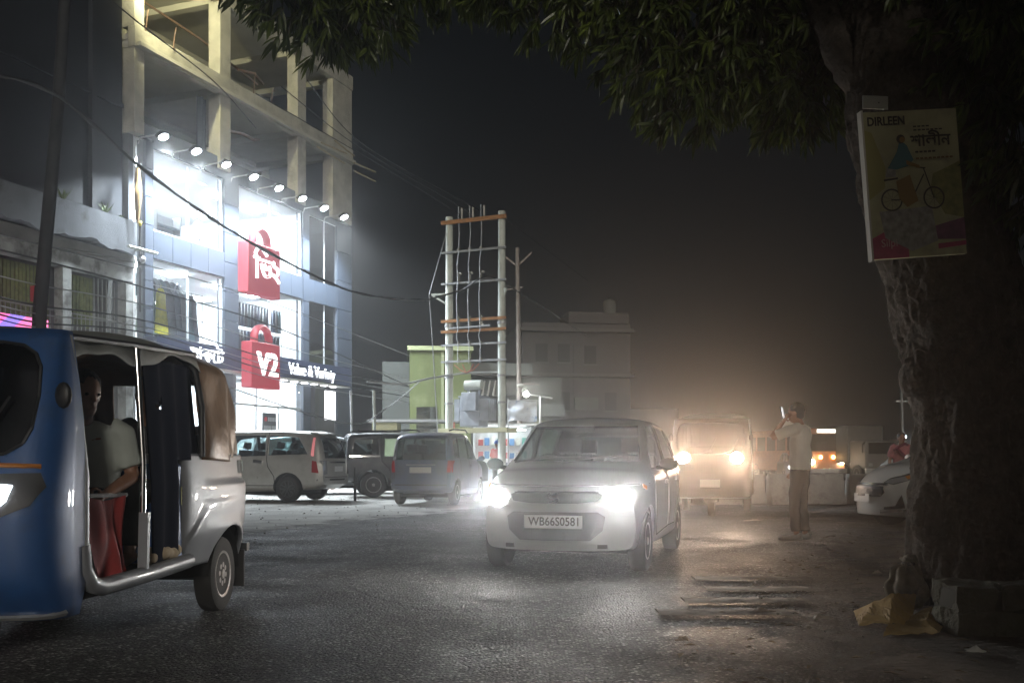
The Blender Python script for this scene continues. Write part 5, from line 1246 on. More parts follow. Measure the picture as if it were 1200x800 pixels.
def head(mb, c, f, s=1.0):
    """skull, jaw, nose, ears; f faces forward; returns the basis"""
    f = Vector(f).normalized(); l_ = Vector((0,0,1)).cross(f).normalized(); u = f.cross(l_); c = Vector(c)
    M = Matrix((f, l_, u)).transposed()
    mb.ell(c+u*.02*s, (.098*s,.076*s,.105*s), 16, 12, M); mb.ell(c+f*.03*s-u*.055*s, (.062*s,.052*s,.065*s), 14, 8, M)
    mb.tube([c+f*.088*s+u*.02*s, c+f*.112*s-u*.02*s, c+f*.085*s-u*.032*s], [.010*s,.016*s,.008*s], 8)
    mb.ell(c+f*.088*s-u*.06*s, (.012*s,.025*s,.009*s), 8, 6, M)
    for sgn in (-1,1): mb.ell(c+l_*.078*s*sgn-u*.005*s, (.024*s,.012*s,.034*s), 8, 6, M); 
    return c, f, l_, u, M
def eyes(t, c, f, l_, u, s=1.0):
    for sgn in (-1,1): MB().ell(c+f*.088*s+l_*.032*s*sgn+u*.012*s, (.008*s,.012*s,.008*s), 8, 6).build('eye', mat('eye dark', (.02,.015,.012), .2), t, smooth=60)
def hair(t, c, f, l_, u, M, s=1.0, m=hair_m, long=False):
    mb = MB(); mb.ell(c+u*.045*s-f*.018*s, (.100*s,.086*s,.092*s), 18, 12, M); mb.ell(c-f*.045*s+u*.0*s, (.066*s,.078*s,.085*s), 14, 10, M)
    if long: mb.ell(c-f*.09*s-u*.06*s, (.05*s,.05*s,.06*s), 10, 8, M)
    return remesh(mb, 'hair', .009*max(s,1), m, t, 3, lambda p: .003*math.sin(p.x*190+p.z*90)*math.sin(p.y*170))
def limb(mb, pts, rr, n=10): mb.tube(pts, rr, n)
def person(label, loc, rz, pose, shirt, legs, voxel=.011, cap=None, long=False, group=None, sleeves='short', skirt=False, shoe=None):
    """pose: dict of joint places, x forward, y left, z up from the ground under the figure"""
    t = thing('person', label, 'person', loc, rz, group); p = {k: Vector(v) for k, v in pose.items() if k != 'curl'}
    b = MB(); c, f, l_, u, M = head(b, p['head'], p['face'])
    limb(b, [p['neck']+Vector((0,0,-.03)), p['head']+Vector((0,0,-.06))-f*.02], [.058,.052])
    limb(b, [p['pelvis'], (p['pelvis']+p['neck'])/2, p['neck']-Vector((0,0,.06))], [(.13,.10),(.12,.09),(.13,.085)], 14)
    for s in ('l','r'):
        limb(b, [p['sh'+s], p['el'+s]], [.046,.038]); limb(b, [p['el'+s], (p['el'+s]*.6+p['wr'+s]*.4), p['wr'+s]], [.038,.037,.024])
        hand(b, p['wr'+s], p['wr'+s]-p['el'+s], p.get('palm'+s, Vector((0,-1 if s == 'l' else 1,0))), pose.get('curl', .6))
        limb(b, [p['hip'+s], p['kn'+s]], [.078,.054]); limb(b, [p['kn'+s], p['kn'+s]*.65+p['an'+s]*.35+Vector((-.012,0,0)), p['an'+s]], [.052,.052,.034])
        ft = Vector(pose.get('toe'+s, (.2,0,-.05))); limb(b, [p['an'+s]-ft*.25+Vector((0,0,-.035)), p['an'+s]+ft*.4+Vector((0,0,-.02)), p['an'+s]+ft], [(.036,.032),(.042,.034),(.036,.016)])
    remesh(b, 'body', voxel, skin_m, t, 2)
    eyes(t, c, f, l_, u); hair(t, c, f, l_, u, M, 1.0, hair_m, long)
    # shirt
    s_ = MB(); mid = (p['pelvis']*.45+p['neck']*.55); hem = p['pelvis'] + (p['pelvis']-p['neck']).normalized()*.06
    ax = (p['shl']-p['shr']).normalized()
    def ring(cn, ry, rx, n=18):
        fw_ = ax.cross(Vector((0,0,1))); up_ = (p['neck']-p['pelvis']).normalized(); fw_ = ax.cross(up_)
        return [cn + ax*ry*math.cos(2*math.pi*j/n) + fw_*rx*math.sin(2*math.pi*j/n) for j in range(n)]
    nk = p['neck']
    s_.loft([ring(hem,.185,.135), ring(p['pelvis']*.8+nk*.2,.178,.13), ring(p['pelvis']*.5+nk*.5,.175,.125), ring(p['pelvis']*.22+nk*.78,.195,.125), ring(p['pelvis']*.08+nk*.92,.175,.10), ring(nk-(nk-p['pelvis'])*.0+Vector((0,0,.0)),.085,.075)])
    for s in ('l','r'):
        e = p['el'+s]; a = p['sh'+s]; k = .78 if sleeves == 'short' else 1.0
        limb(s_, [a*.75+nk*.25, a, a+(e-a)*k], [.075,.074,.068 if sleeves == 'short' else .055], 12)
        if sleeves == 'long': limb(s_, [e, p['wr'+s]], [.055,.042], 12)
    remesh(s_, 'shirt', voxel*1.1, shirt, t, 3, lambda q: .006*math.sin(q.z*26+q.y*14)+.004*math.sin(q.x*33-q.z*19))
    # trousers or skirt
    l2 = MB()
    if skirt:
        l2.tube([p['pelvis']+Vector((0,0,.08)), p['pelvis']-Vector((0,0,.1)), (p['kn'+'l']+p['knr'])/2, (p['anl']+p['anr'])/2+Vector((0,0,.02))], [(.17,.13),(.2,.16),(.2,.17),(.23,.2)], 18)
    else:
        l2.tube([p['pelvis']+(p['neck']-p['pelvis'])*.08, p['pelvis']-(p['neck']-p['pelvis'])*.10], [(.165,.12),(.17,.13)], 16)
        for s in ('l','r'):
            limb(l2, [p['pelvis']*.4+p['hip'+s]*.6, p['hip'+s], p['kn'+s], p['an'+s]+(p['kn'+s]-p['an'+s])*.10], [.10,.098,.075,.065], 12)
    remesh(l2, 'trousers' if not skirt else 'skirt', voxel*1.1, legs, t, 3, lambda q: .006*math.sin(q.z*30+q.x*20))
    if shoe:
        for s in ('l','r'):
            q = MB(); ft = Vector(pose.get('toe'+s, (.2,0,-.05))); a = p['an'+s]
            limb(q, [a-ft*.35+Vector((0,0,-.03)), a+ft*.3+Vector((0,0,-.025)), a+ft*1.1+Vector((0,0,-.0))], [(.042,.045),(.048,.04),(.042,.026)], 12); remesh(q, 'shoe', .01, shoe, t, 2)
    if cap:
        q = MB(); q.ell(c+u*.06-f*.005, (.112,.098,.085), 16, 10, M); q.ell(c+f*.11+u*.045, (.08,.07,.012), 12, 6, M); remesh(q, 'cap', .012, cap, t, 2)
    return t, p, (c, f, l_, u, M)
def standing(h=1.70, **kw):
    k = h/1.70
    d = dict(head=(.03,0,1.58), face=(1,0,-.05), neck=(.0,0,1.43), pelvis=(0,0,.93), shl=(0,.18,1.38), shr=(0,-.18,1.38), ell=(-.03,.25,1.08), elr=(-.03,-.25,1.08), wrl=(.06,.26,.84), wrr=(.06,-.26,.84),
             hipl=(0,.09,.88), hipr=(0,-.09,.88), knl=(.02,.10,.48), knr=(.02,-.10,.48), anl=(0,.11,.085), anr=(-.02,-.11,.085))
    d = {a: (Vector(b)*k if a != 'face' else Vector(b)) for a, b in d.items()}; d.update(kw); return d
tee = mat('off white shirt', (.50,.49,.44), .85, vary=.06, vscale=8)
trous = mat('dark brown trousers', (.014,.012,.011), .95)
# the person with the phone, seen from behind, turned to the road
pp = standing(1.72, ell=(.28,.26,1.29), wrl=(.155,.165,1.50), palml=(0,-1,.1), curl=.9, knl=(.05,.07,.48), anl=(.03,.06,.085), anr=(-.04,-.07,.085), head=(.05,.02,1.595), face=(1,.05,-.08), elr=(.06,-.24,1.10), wrr=(.16,-.2,.88))
ploc = G(938, 634); prz = math.atan2(.55, -.83)
phone_p, pj, _ = person('person in an off white shirt and dark trousers holding a phone to the face', ploc, prz, pp, tee, trous, .010, shoe=mat('pale shoe', (.35,.33,.30), .7))
t = thing('phone', 'phone with a pale screen held up by the person in the white shirt', 'phone', ploc, prz)
Mp = Matrix.Translation((.185,.135,1.60)) @ Matrix.Rotation(R(12),4,'Y')
MB().box(-.005,.005,-.038,.038,-.075,.075,Mp).build('case', black, t, bevel=.003); MB().box(-.0065,-.0055,-.034,.034,-.07,.07,Mp).build('screen', emis('phone screen', (.9,.95,1), .9), t)
# person in pink behind the white car
pink = mat('dusty pink cloth', (.30,.10,.11), .85, vary=.25, vscale=9); mar = mat('maroon scarf', (.12,.02,.035), .85, vary=.2, vscale=9)
wl_ = P(1056, 540, 21.5); wl_.z = 0
wp_, wj, wh = person('person in a pink dress and maroon scarf standing behind the white car', wl_, math.atan2(-1,-.1), standing(1.60), pink, pink, .014, long=True, sleeves='short', skirt=True)
mb = MB(); mb.tube([(.10,-.19,1.22),(.12,-.1,1.30),(.06,.05,1.37),(-.06,.12,1.36),(-.12,.2,1.2)], [(.05,.03)]*5, 10); mb.tube([(.11,-.12,1.28),(.15,.0,1.14),(.12,.14,1.0),(.02,.2,.8)], [(.09,.03),(.10,.03),(.09,.03),(.07,.03)], 10); remesh(mb, 'scarf', .014, mar, wp_, 3)
# shoppers half hidden behind the parked cars
gx = mat('grey shirt', (.14,.14,.15), .85); rx = mat('red shirt', (.4,.05,.05), .85); bl = mat('blue cap', (.04,.12,.4), .7)
for (px, D, a, sh, lb, cp) in ((349, 31, -1.2, gx, 'person in a grey shirt standing before the bright shop entrance', None), (388.5, 34, 2.5, rx, 'person in a red shirt passing the dark pillar of the shop', None), (583, 33, -2.0, rx, 'person in a red shirt and blue cap beside the lit stall', bl)):
    q = P(px, 540, D); q.z = .01; person(lb, q, a, standing(1.72 if cp is None else 1.66), sh, trous, .02, cap=cp)
# passengers of the blue rickshaw
def seated(x, y, zs, **kw):
    d = dict(head=(x+.04,y,zs+.70), face=(1,0,0), neck=(x,y,zs+.53), pelvis=(x-.06,y,zs+.09), shl=(x,y+.18,zs+.48), shr=(x,y-.18,zs+.48), ell=(x+.08,y+.24,zs+.2), elr=(x+.08,y-.24,zs+.2), wrl=(x+.30,y+.14,zs+.16), wrr=(x+.30,y-.14,zs+.16),
             hipl=(x,y+.10,zs+.09), hipr=(x,y-.10,zs+.09), knl=(x+.38,y+.12,zs+.10), knr=(x+.38,y-.12,zs+.10), anl=(x+.42,y+.12,zs-.26), anr=(x+.42,y-.12,zs-.26))
    d.update(kw); return d
pale = mat('pale shirt', (.36,.39,.36), .85, vary=.08, vscale=8); dks = mat('dark kurta', (.03,.03,.035), .9)
person('passenger in a pale shirt leaning by the rickshaw doorway', auto1.location, rot1, seated(1.46,.34,.70, head=(1.56,.40,1.36), neck=(1.52,.37,1.22), face=(.6,.8,-.15), shl=(1.44,.54,1.16), shr=(1.54,.18,1.18), ell=(1.42,.60,.93), wrl=(1.64,.54,.84), knl=(1.86,.40,.76), anl=(1.9,.42,.47), knr=(1.88,.15,.76), anr=(1.9,.15,.47)), pale, dks, .011)
person('driver in dark clothes behind the rickshaw windscreen', auto1.location, rot1, seated(1.55,-.22,.72, wrl=(2.06,.1,1.0), wrr=(2.06,-.4,1.0), ell=(1.8,.05,.95), elr=(1.8,-.48,.95), head=(1.6,-.22,1.40), knr=(1.93,-.34,.80), knl=(1.93,-.12,.80), anl=(1.96,-.1,.47), anr=(1.96,-.36,.47)), dks, trous, .012)
person('passenger in dark clothes on the rear bench of the rickshaw', auto1.location, rot1, seated(.42,.30,.74, knl=(.98,.42,.84), knr=(.96,.18,.84), anl=(1.05,.42,.49), anr=(1.05,.18,.49), head=(.62,.36,1.42), neck=(.55,.34,1.26)), dks, trous, .012)
# ============================================================ THE ROADSIDE TREE
rng = random.Random(11)
tree = thing('roadside_tree', 'old broad roadside tree with a rough trunk and drooping dark leaves', 'tree', P(1142, 540, 7.0)*1); tree.location.z = 0
T0 = tree.location.copy()
def tl(px, py, D): return P(px, py, D) - T0
bark = mat('rough bark', (.040,.032,.025), .95, vary=.4, vscale=9, bump=.03, bscale=30, dirt=(.075,.062,.05), dscale=5, dmin=.55, dmax=.72)
mb = MB()
mb.tube([(0,0,-.1),(-.02,0,.25),(-.03,0,.7),tl(1142,500,7.0),tl(1136,420,7.05),tl(1116,330,7.1),tl(1092,230,7.15),tl(1066,130,7.25),tl(1050,40,7.4),tl(1015,-60,7.6),tl(980,-200,7.9)], [.47,.43,.41,.40,.42,.45,.46,.44,.38,.30,.25], 22)
for a, s in ((3.35,.12),(4.2,.16),(5.2,.2),(.3,.22),(1.4,.24)):   # flaring roots
    d = Vector((math.cos(a), math.sin(a), 0)); mb.tube([d*.25+Vector((0,0,.7)), d*.38+Vector((0,0,.26)), d*.50+Vector((0,0,.05)), d*.60+Vector((0,0,-.08))], [.16,s*.7,s*.5,.05], 10)
mb.ell(tl(1078,440,6.85),(.10,.12,.16)); mb.ell(tl(1086,600,6.7),(.10,.10,.2))
from mathutils import noise as mnoise
def bark_relief(p):
    q = Vector((p.x*11, p.y*11, p.z*2.6)); a = mnoise.fractal(q, 1, 2, 4); b = mnoise.noise(Vector((p.x*3, p.y*3, p.z*1.5)))
    return .03*b + .028*(abs(a)**.7*2-.6) + .006*mnoise.noise(p*45)
tr = remesh(mb, 'trunk', .018, bark, tree, 2, lambda p: bark_relief(p))
def limbm(pts, rr):
    ps = [tl(*p) for p in pts]; o = MB(); out = []; r2 = []
    for i in range(len(ps)-1):
        for k in range(5):
            q = k/5; out.append(ps[i].lerp(ps[i+1], q)+Vector((rng.uniform(-.02,.02),rng.uniform(-.02,.02),rng.uniform(-.02,.02)))); r2.append(rr[i]+(rr[i+1]-rr[i])*q)
    out.append(ps[-1]); r2.append(rr[-1]); o.tube(out, r2, 9); return o.build('limb', bark, tree, smooth=70)
limbm([(1060,130,7.2),(1000,80,7.3),(972,30,7.5),(940,-60,7.9),(860,-160,8.4)], [.22,.14,.12,.12,.09])
limbm([(1015,-60,7.6),(900,-110,8.2),(760,-140,8.8),(600,-150,9.2),(420,-120,9.3)], [.24,.18,.13,.10,.05])
limbm([(860,-130,8.3),(800,-60,8.5),(760,10,8.6)], [.09,.06,.03]); limbm([(600,-150,9.2),(500,-80,9.2),(400,-10,9.1)], [.08,.05,.02]); limbm([(940,-60,7.9),(910,20,8.0),(900,80,8.0)], [.08,.05,.02])
limbm([(980,-200,7.9),(1060,-260,7.6),(1160,-280,7.0),(1260,-250,6.4)], [.22,.18,.13,.08]); limbm([(1098,230,7.15),(1150,120,7.0),(1200,20,6.8),(1240,-90,6.6)], [.3,.22,.17,.12])
# crown: long drooping leaves in bunches along twigs
leaf_m = bpy.data.materials.new('mango leaf'); leaf_m.use_nodes = True
_n = leaf_m.node_tree.nodes; _l = leaf_m.node_tree.links; _b = _n['Principled BSDF']; _b.inputs['Roughness'].default_value = .38
_at = _n.new('ShaderNodeAttribute'); _at.attribute_name = 'tone'; _rp = _n.new('ShaderNodeValToRGB')
_rp.color_ramp.elements[0].color = (.018,.030,.010,1); _rp.color_ramp.elements[1].color = (.10,.135,.022,1); _l.new(_at.outputs['Fac'], _rp.inputs[0]); _l.new(_rp.outputs[0], _b.inputs['Base Color'])
_tn = _n.new('ShaderNodeBsdfTranslucent'); _l.new(_rp.outputs[0], _tn.inputs[0]); _ms = _n.new('ShaderNodeMixShader'); _ms.inputs[0].default_value = .25
_l.new(_b.outputs[0], _ms.inputs[1]); _l.new(_tn.outputs[0], _ms.inputs[2]); _l.new(_ms.outputs[0], _n['Material Output'].inputs[0])
lobes = [ # place and size of the leaf masses
 (345,-12,9.0,.50,.50),(395,5,9.2,.52,.62),(440,-8,9.1,.50,.58),(300,-50,9.2,.45,.5),(480,-45,9.3,.5,.55),(375,-80,9.3,.8,.6),
 (540,-50,9.2,.55,.60),(590,-35,9.0,.40,.50),(640,-22,8.9,.5,.55),(690,8,8.8,.42,.45),(735,30,8.7,.45,.55),(600,-120,9.3,1.0,.6),(700,-90,9.0,.9,.7),
 (765,60,8.5,.42,.55),(800,105,8.4,.34,.48),(835,95,8.3,.42,.50),(870,70,8.2,.45,.48),(905,100,8.1,.36,.42),(925,125,8.0,.28,.36),(955,95,7.9,.38,.45),(820,0,8.6,.8,.7),(900,-10,8.3,.7,.7),(960,10,8.0,.6,.6),
 (1000,60,7.7,.35,.4),(1150,60,6.8,.5,.5),(1190,150,6.6,.45,.45),(1215,230,6.6,.35,.4),(1110,-20,7.2,.8,.5),(1230,30,6.4,.6,.7),(1040,-40,7.6,.6,.5),
 (760,-130,8.8,1.2,.8),(900,-160,8.4,1.2,.8),(1050,-220,7.6,1.3,.8),(1220,-180,6.6,1.2,.9),(480,-150,9.3,1.1,.7)]
V = []; Fc = []; tone = []
def leaf(base, d, L_, wd, tn):
    d = d.normalized(); s = d.cross(Vector((rng.uniform(-1,1),rng.uniform(-1,1),rng.uniform(.2,1)))); s = s.normalized()*wd; n = s.cross(d).normalized()
    k = len(V); dr = Vector((0,0,-1))
    pts = [base, base+d*L_*.35+s-n*.008, base+d*L_*.75+s*.7+dr*L_*.10-n*.006, base+d*L_+dr*L_*.22, base+d*L_*.75-s*.7+dr*L_*.10-n*.006, base+d*L_*.35-s-n*.008, base+d*L_*.38+n*.006+dr*.002, base+d*L_*.76+dr*L_*.085+n*.005]
    V.extend(pts); Fc.extend([(k,k+1,k+6),(k+1,k+2,k+7,k+6),(k+2,k+3,k+7),(k+3,k+4,k+7),(k+4,k+5,k+6,k+7),(k+5,k,k+6)]); tone.extend([tn]*8)
TW = MB()
for (px, py, D, rr, rz_) in lobes:
    c = P(px, py, D) - T0; nb = int(95*rr*rr*rz_*3.1)+22
    for _ in range(nb):
        while True:
            q = Vector((rng.uniform(-1,1), rng.uniform(-1,1), rng.uniform(-1,1)))
            if .35 < q.length < 1: break
        b = c + Vector((q.x*rr, q.y*rr*1.1, q.z*rz_)); tn = min(1, max(0, rng.gauss(.35,.22)))
        ax_ = Vector((q.x, q.y, -.35-.3*rng.random())).normalized()
        TW.tube([b - ax_*.22 + Vector((0,0,.06)), b - ax_*.08, b], .005, 3, False)
        for k in range(rng.randint(8,13)):
            a = rng.random()*6.283; sp_ = rng.uniform(.35,1.25); e1, e2 = orient(ax_)
            d = ax_ + (e1*math.cos(a)+e2*math.sin(a))*sp_ + Vector((0,0,-.45))
            leaf(b - ax_*rng.uniform(0,.10), d, rng.uniform(.09,.22), rng.uniform(.013,.026), min(1,max(0,tn+rng.uniform(-.15,.2))))
me = bpy.data.meshes.new('crown'); me.from_pydata([tuple(v) for v in V], [], Fc)
at = me.attributes.new('tone', 'FLOAT', 'POINT'); at.data.foreach_set('value', tone)
cr = link('crown', me, leaf_m, tree); cr['kind'] = 'stuff'
tw = TW.build('twigs', bark, tree); tw['kind'] = 'stuff'
# ------------------------------------------------------------ advertisement board on the trunk
ad = thing('advert_board', 'faded yellow advertisement board with a cyclist print nailed to the tree trunk', 'sign')
o0 = P(1072, 215, 6.42); xd = Vector((.985,.13,-.03)).normalized(); xd = Vector((1,.10,.085)).normalized(); upv = Vector((-.15,-.02,1)).normalized()
ad.matrix_world = frame(o0, xd, upv)
Wd, Ht = 115/F*6.42, 171/F*6.42
yel = mat('advert yellow', (.38,.355,.20), .75, vary=.15, vscale=6, dirt=(.20,.19,.14), dscale=5, dmin=.5, dmax=.75)
MB().box(-Wd/2,Wd/2,-Ht/2,Ht/2,-.035,0).build('panel', yel, ad)
MB().box(-Wd/2-.014,-Wd/2-.001,-Ht/2-.01,Ht/2+.01,-.045,.01).build('edge_strip', mat('pale edge', (.45,.42,.36), .6), ad)
ink = mat('advert ink', (.04,.03,.02), .7); mag = mat('advert magenta', (.33,.03,.09), .7, vary=.2, vscale=20); tea = mat('advert teal', (.04,.13,.15), .7); gre = mat('advert grey', (.26,.25,.22), .7, vary=.35, vscale=25); och = mat('advert ochre', (.22,.13,.03), .7); oliv = mat('advert olive', (.20,.19,.06), .7, vary=.3, vscale=18)
zc = [.0015]
def prt(poly, m, nm='print'):
    zc[0] += .0004; MB().prism([(x*Wd, y*Ht) for x, y in poly], zc[0]-.0012, zc[0], 'z').build(nm, m, ad)
def circ(cx, cy, r, n=20, ry=None): return [(cx+r*math.cos(6.2832*i/n), cy+(ry or r*Wd/Ht)*math.sin(6.2832*i/n)) for i in range(n)]
prt([(-.5,.38),(-.42,.36),(-.30,.12),(-.32,-.02),(-.5,-.10)], mat('advert light yellow', (.30,.27,.09), .7))
prt([(.36,.1),(.5,.14),(.5,-.25),(.30,-.22),(.16,-.05),(.2,.06)], oliv); prt([(-.5,-.36),(-.30,-.30),(-.12,-.33),(-.12,-.5),(-.5,-.5)], mag); prt([(.16,-.30),(.5,-.25),(.5,-.40),(.2,-.39)], mat('advert purple', (.14,.04,.09), .7, vary=.3, vscale=20)); prt([(.2,-.42),(.5,-.41),(.5,-.44),(.2,-.455)], mag)
prt([(-.40,-.18),(.16,-.16),(.20,-.40),(-.08,-.46),(-.36,-.36)], gre)
for cx in (-.26,.19):
    ring = circ(cx, -.105, .115, 28); inn_ = circ(cx, -.105, .098, 28); zc[0] += .0004
    mb = MB(); v = [(x*Wd,y*Ht,zc[0]) for x, y in ring+inn_]; mb.add(v, [(i,(i+1)%28,28+(i+1)%28,28+i) for i in range(28)])
    for i in range(0,28,3):
        a = Vector(v[28+i]); b = Vector((cx*Wd,-.105*Ht,zc[0])); d = (b-a).normalized(); s = Vector((-d.y,d.x,0))*.0008; mb.add([a-s,a+s,b+s,b-s],[(0,1,2,3)])
    mb.build('print', ink, ad)
def line(a, b, wd, m):
    a = Vector((a[0]*Wd,a[1]*Ht,0)); b = Vector((b[0]*Wd,b[1]*Ht,0)); d = (b-a).normalized(); s = Vector((-d.y,d.x,0))*wd/2; zc[0] += .0003
    MB().add([p+Vector((0,0,zc[0])) for p in (a-s,a+s,b+s,b-s)],[(0,1,2,3)]).build('print', m, ad)
line((-.26,-.105),(-.05,-.11),.008,ink); line((-.05,-.11),(.10,.06),.008,ink); line((-.05,-.11),(-.14,.02),.008,ink); line((.10,.10),(.19,-.105),.008,ink); line((.02,.11),(.12,.10),.008,ink); line((-.33,.03),(-.18,.04),.012,ink)
prt([(-.20,.02),(-.05,.06),(.02,-.12),(-.10,-.16),(-.18,-.10)], och); prt([(-.29,.10),(-.17,.22),(-.13,.30),(-.06,.26),(.0,.16),(-.06,.12),(-.18,.10)], tea); prt([(-.08,.16),(.06,.12),(.06,.10),(-.08,.13)], och); prt(circ(-.12,.305,.045), ink); prt(circ(-.105,.30,.03), och); prt([(-.31,.05),(-.20,.05),(-.20,.10),(-.29,.11)], gre)
text('DIRLEEN', .078, ink, ad, Matrix.Translation((-.26*Wd,.43*Ht,.006)), .0008, bold=.002, sx=.85)
text('শালীন', .105, ink, ad, Matrix.Translation((.20*Wd,.285*Ht,.006)), .0008, bold=.002)
for k, (y, w3) in enumerate(((.385,.20),(.36,.36),(.21,.26),(.165,.44))):
    for i in range(int(w3*22)): line((.02+i*.045,y),(.02+i*.045+.034,y),.009 if k < 2 else .012, ink if k < 3 else mat('advert brown', (.16,.09,.03), .7))
text('Silpi', .07, mat('advert pale', (.5,.3,.3), .7), ad, Matrix.Translation((-.33*Wd,-.40*Ht,.016)), .0008)
sm = thing('small_plate', 'small blank pale plate fixed above the advertisement board', 'sign'); sm.matrix_world = frame(P(1026,120,6.5), (1,.1,0), (0,0,1))
MB().box(-.085,.085,-.042,.042,-.01,0).build('plate', mat('pale plate', (.26,.26,.24), .7), sm); MB().box(.018,.026,-.006,.002,.0,.002).build('nail', black, sm)
# ------------------------------------------------------------ masonry ledge and litter at the foot of the tree
lg = thing('masonry_ledge', 'low mossy masonry ledge around the tree foot', 'wall', (2.47, 5.55, 0))
stn = mat('mossy stone', (.085,.082,.062), .95, vary=.35, vscale=6, bump=.03, bscale=18, dirt=(.05,.055,.03), dscale=3)
for k, (x0, x1, z0, z1) in enumerate(((0,.42,0,.15),(.43,.95,0,.15),(.96,1.6,0,.15),(.02,.25,.16,.30),(.26,.75,.16,.30),(.76,1.3,.16,.30),(1.31,1.62,.16,.30))):
    mb = MB(); mb.box(x0+.01,x1-.01,0,.34,z0,z1)
    o = mb.build('stone', stn, lg); s = o.modifiers.new('s','SUBSURF'); s.subdivision_type = 'SIMPLE'; s.levels = 4; evald(o)
    for v in o.data.vertices:
        ph = v.co*9; v.co += Vector((math.sin(ph.y*2+ph.z+k),math.sin(ph.x*1.7+ph.z*2+k),math.sin(ph.x+ph.y*1.3+k)))*.013 + mnoise.noise_vector(v.co*14+Vector((k,0,0)))*.012
    shade(o.data, 50)
MB().box(.03,1.58,.02,.34,.02,.27).build('mortar_core', mat('mortar', (.05,.048,.04), .95), lg)
def crumple(name, label, cat, c, sx, sy, h, m, seed, rot=0, n=9, grp=None):
    r = random.Random(seed); o = MB(); pts = {}
    for i in range(n+1):
        for j in range(n+1):
            u, v = i/n*2-1, j/n*2-1; e = 1-max(abs(u),abs(v))**2
            k = 1+.25*math.sin(3*math.atan2(v,u)+seed)
            pts[i,j] = (u*sx*k+r.uniform(-.02,.02)*sx*4, v*sy*k+r.uniform(-.02,.02)*sy*4, .012+h*max(0,e)*(.35+.65*r.random())+.25*h*math.sin(u*4+seed)*e)
    o.add([pts[i,j] for i in range(n+1) for j in range(n+1)], [q for i in range(n) for j in range(n) for q in (((i*(n+1)+j),((i+1)*(n+1)+j),((i+1)*(n+1)+j+1)),((i*(n+1)+j),((i+1)*(n+1)+j+1),(i*(n+1)+j+1)))])
    b = o.build(name, m); so = b.modifiers.new('s','SOLIDIFY'); so.thickness = .004; b.location = c; b.rotation_euler = (0,0,rot); return tag(b, label, cat, grp)
yc = mat('mustard sheet', (.42,.27,.07), .75, vary=.15, vscale=5)
pv_ = [(1000,725,.03),(1046,728,.15),(1074,722,.12),(1042,740,.03),(1006,738,.008),(1035,750,.008),(1100,748,.008),(1113,738,.05),(1092,734,.10),(1070,734,.05),(1060,739,.015),(1022,728,.09),(1085,742,.05)]
def fold(name, label, cat, idx, faces, m):
    ps = []
    for i in idx:
        g = G(pv_[i][0], pv_[i][1]); ps.append(Vector((g.x, g.y, .026+pv_[i][2])))
    c = sum(ps, Vector())/len(ps); c.z = 0; o = MB().add([p-c for p in ps], [tuple(idx.index(k) for k in f) for f in faces]).build(name, m); o.location = c
    s = o.modifiers.new('b','SUBSURF'); s.subdivision_type = 'SIMPLE'; s.levels = 3; evald(o); r = random.Random(4)
    for v in o.data.vertices: v.co.z += .006*math.sin(v.co.x*60+v.co.y*35)+r.uniform(-.002,.002)
    so = o.modifiers.new('s','SOLIDIFY'); so.thickness = .003; return tag(o, label, cat)
fold('plastic_sheet', 'crumpled mustard sheet lying at the foot of the tree', 'sheet', [0,1,2,3,4,9,10,11], [(0,4,11),(4,3,11),(11,3,1),(3,10,1),(1,10,9),(1,9,2)], yc)
fold('paper_bag', 'flattened mustard paper bag beside the crumpled sheet', 'bag', [3,5,6,7,8,9,10,12], [(3,5,10),(5,6,10),(10,6,12),(10,12,9),(9,12,8),(12,6,7),(12,7,8)], mat('kraft paper', (.36,.24,.08), .8, vary=.15))
a = G(1066, 716)
t = thing('tied_sack', 'grey tied sack propped against the tree trunk', 'sack', (a.x, a.y+.06, .02))
mb = MB(); mb.tube([(0,0,0),(.01,0,.06),(0,0,.16),(.01,.01,.25),(.02,.01,.29),(.02,.02,.33)],[.07,.13,.13,.09,.035,.05],16)
remesh(mb,'cloth',.012,mat('sack grey', (.20,.18,.14), .9, vary=.4, vscale=10, dirt=(.06,.055,.05), dscale=6),t,2,lambda p:.012*math.sin(math.atan2(p.y,p.x)*8+p.z*9)+.01*math.sin(p.z*40+p.x*30))
MB().lathe([(.04,-.012),(.046,0),(.04,.012)],(0,0,1),(.02,.01,.292),14).build('tie', mat('tie string', (.03,.03,.03), .8), t)
a = G(1094, 715); crumple('plastic_bag', 'dark blue plastic bag scrap between the sack and the mustard sheet', 'bag', (a.x,a.y,.03), .08,.07,.09, mat('dark blue plastic', (.03,.04,.07), .35), 5, .2, 5)
lit = [((1143,771),.085,.03,'white scrap of paper on the dirt nearest the camera',(.6,.6,.56)),((1041,694),.06,.035,'pale scrap standing behind the mustard sheet',(.5,.5,.46)),((962,731),.10,.035,'flattened pale wrapper on the dirt before the ramp strips',(.25,.22,.18)),((893,722),.10,.05,'brown leaf litter lump beside the lowest ramp strip',(.13,.10,.075)),((881,612),.2,.05,'pale flattened sack on the ground beside the standing person',(.30,.27,.23)),((1028,676),.05,.03,'small pale scrap near the tied sack',(.28,.24,.2)),((800,757),.05,.03,'dry leaf on the dirt edge of the asphalt',(.12,.09,.06))]
for k, (g, sx, sy, lb, c) in enumerate(lit):
    a = G(*g); crumple('litter_scrap', lb, 'litter', (a.x,a.y,.028), sx/2 if k != 4 else .16, sy, .025, mat('scrap '+str(k), c, .8, vary=.2), 20+k, .3*k-.5, 5, 'scraps of litter on the dirt')
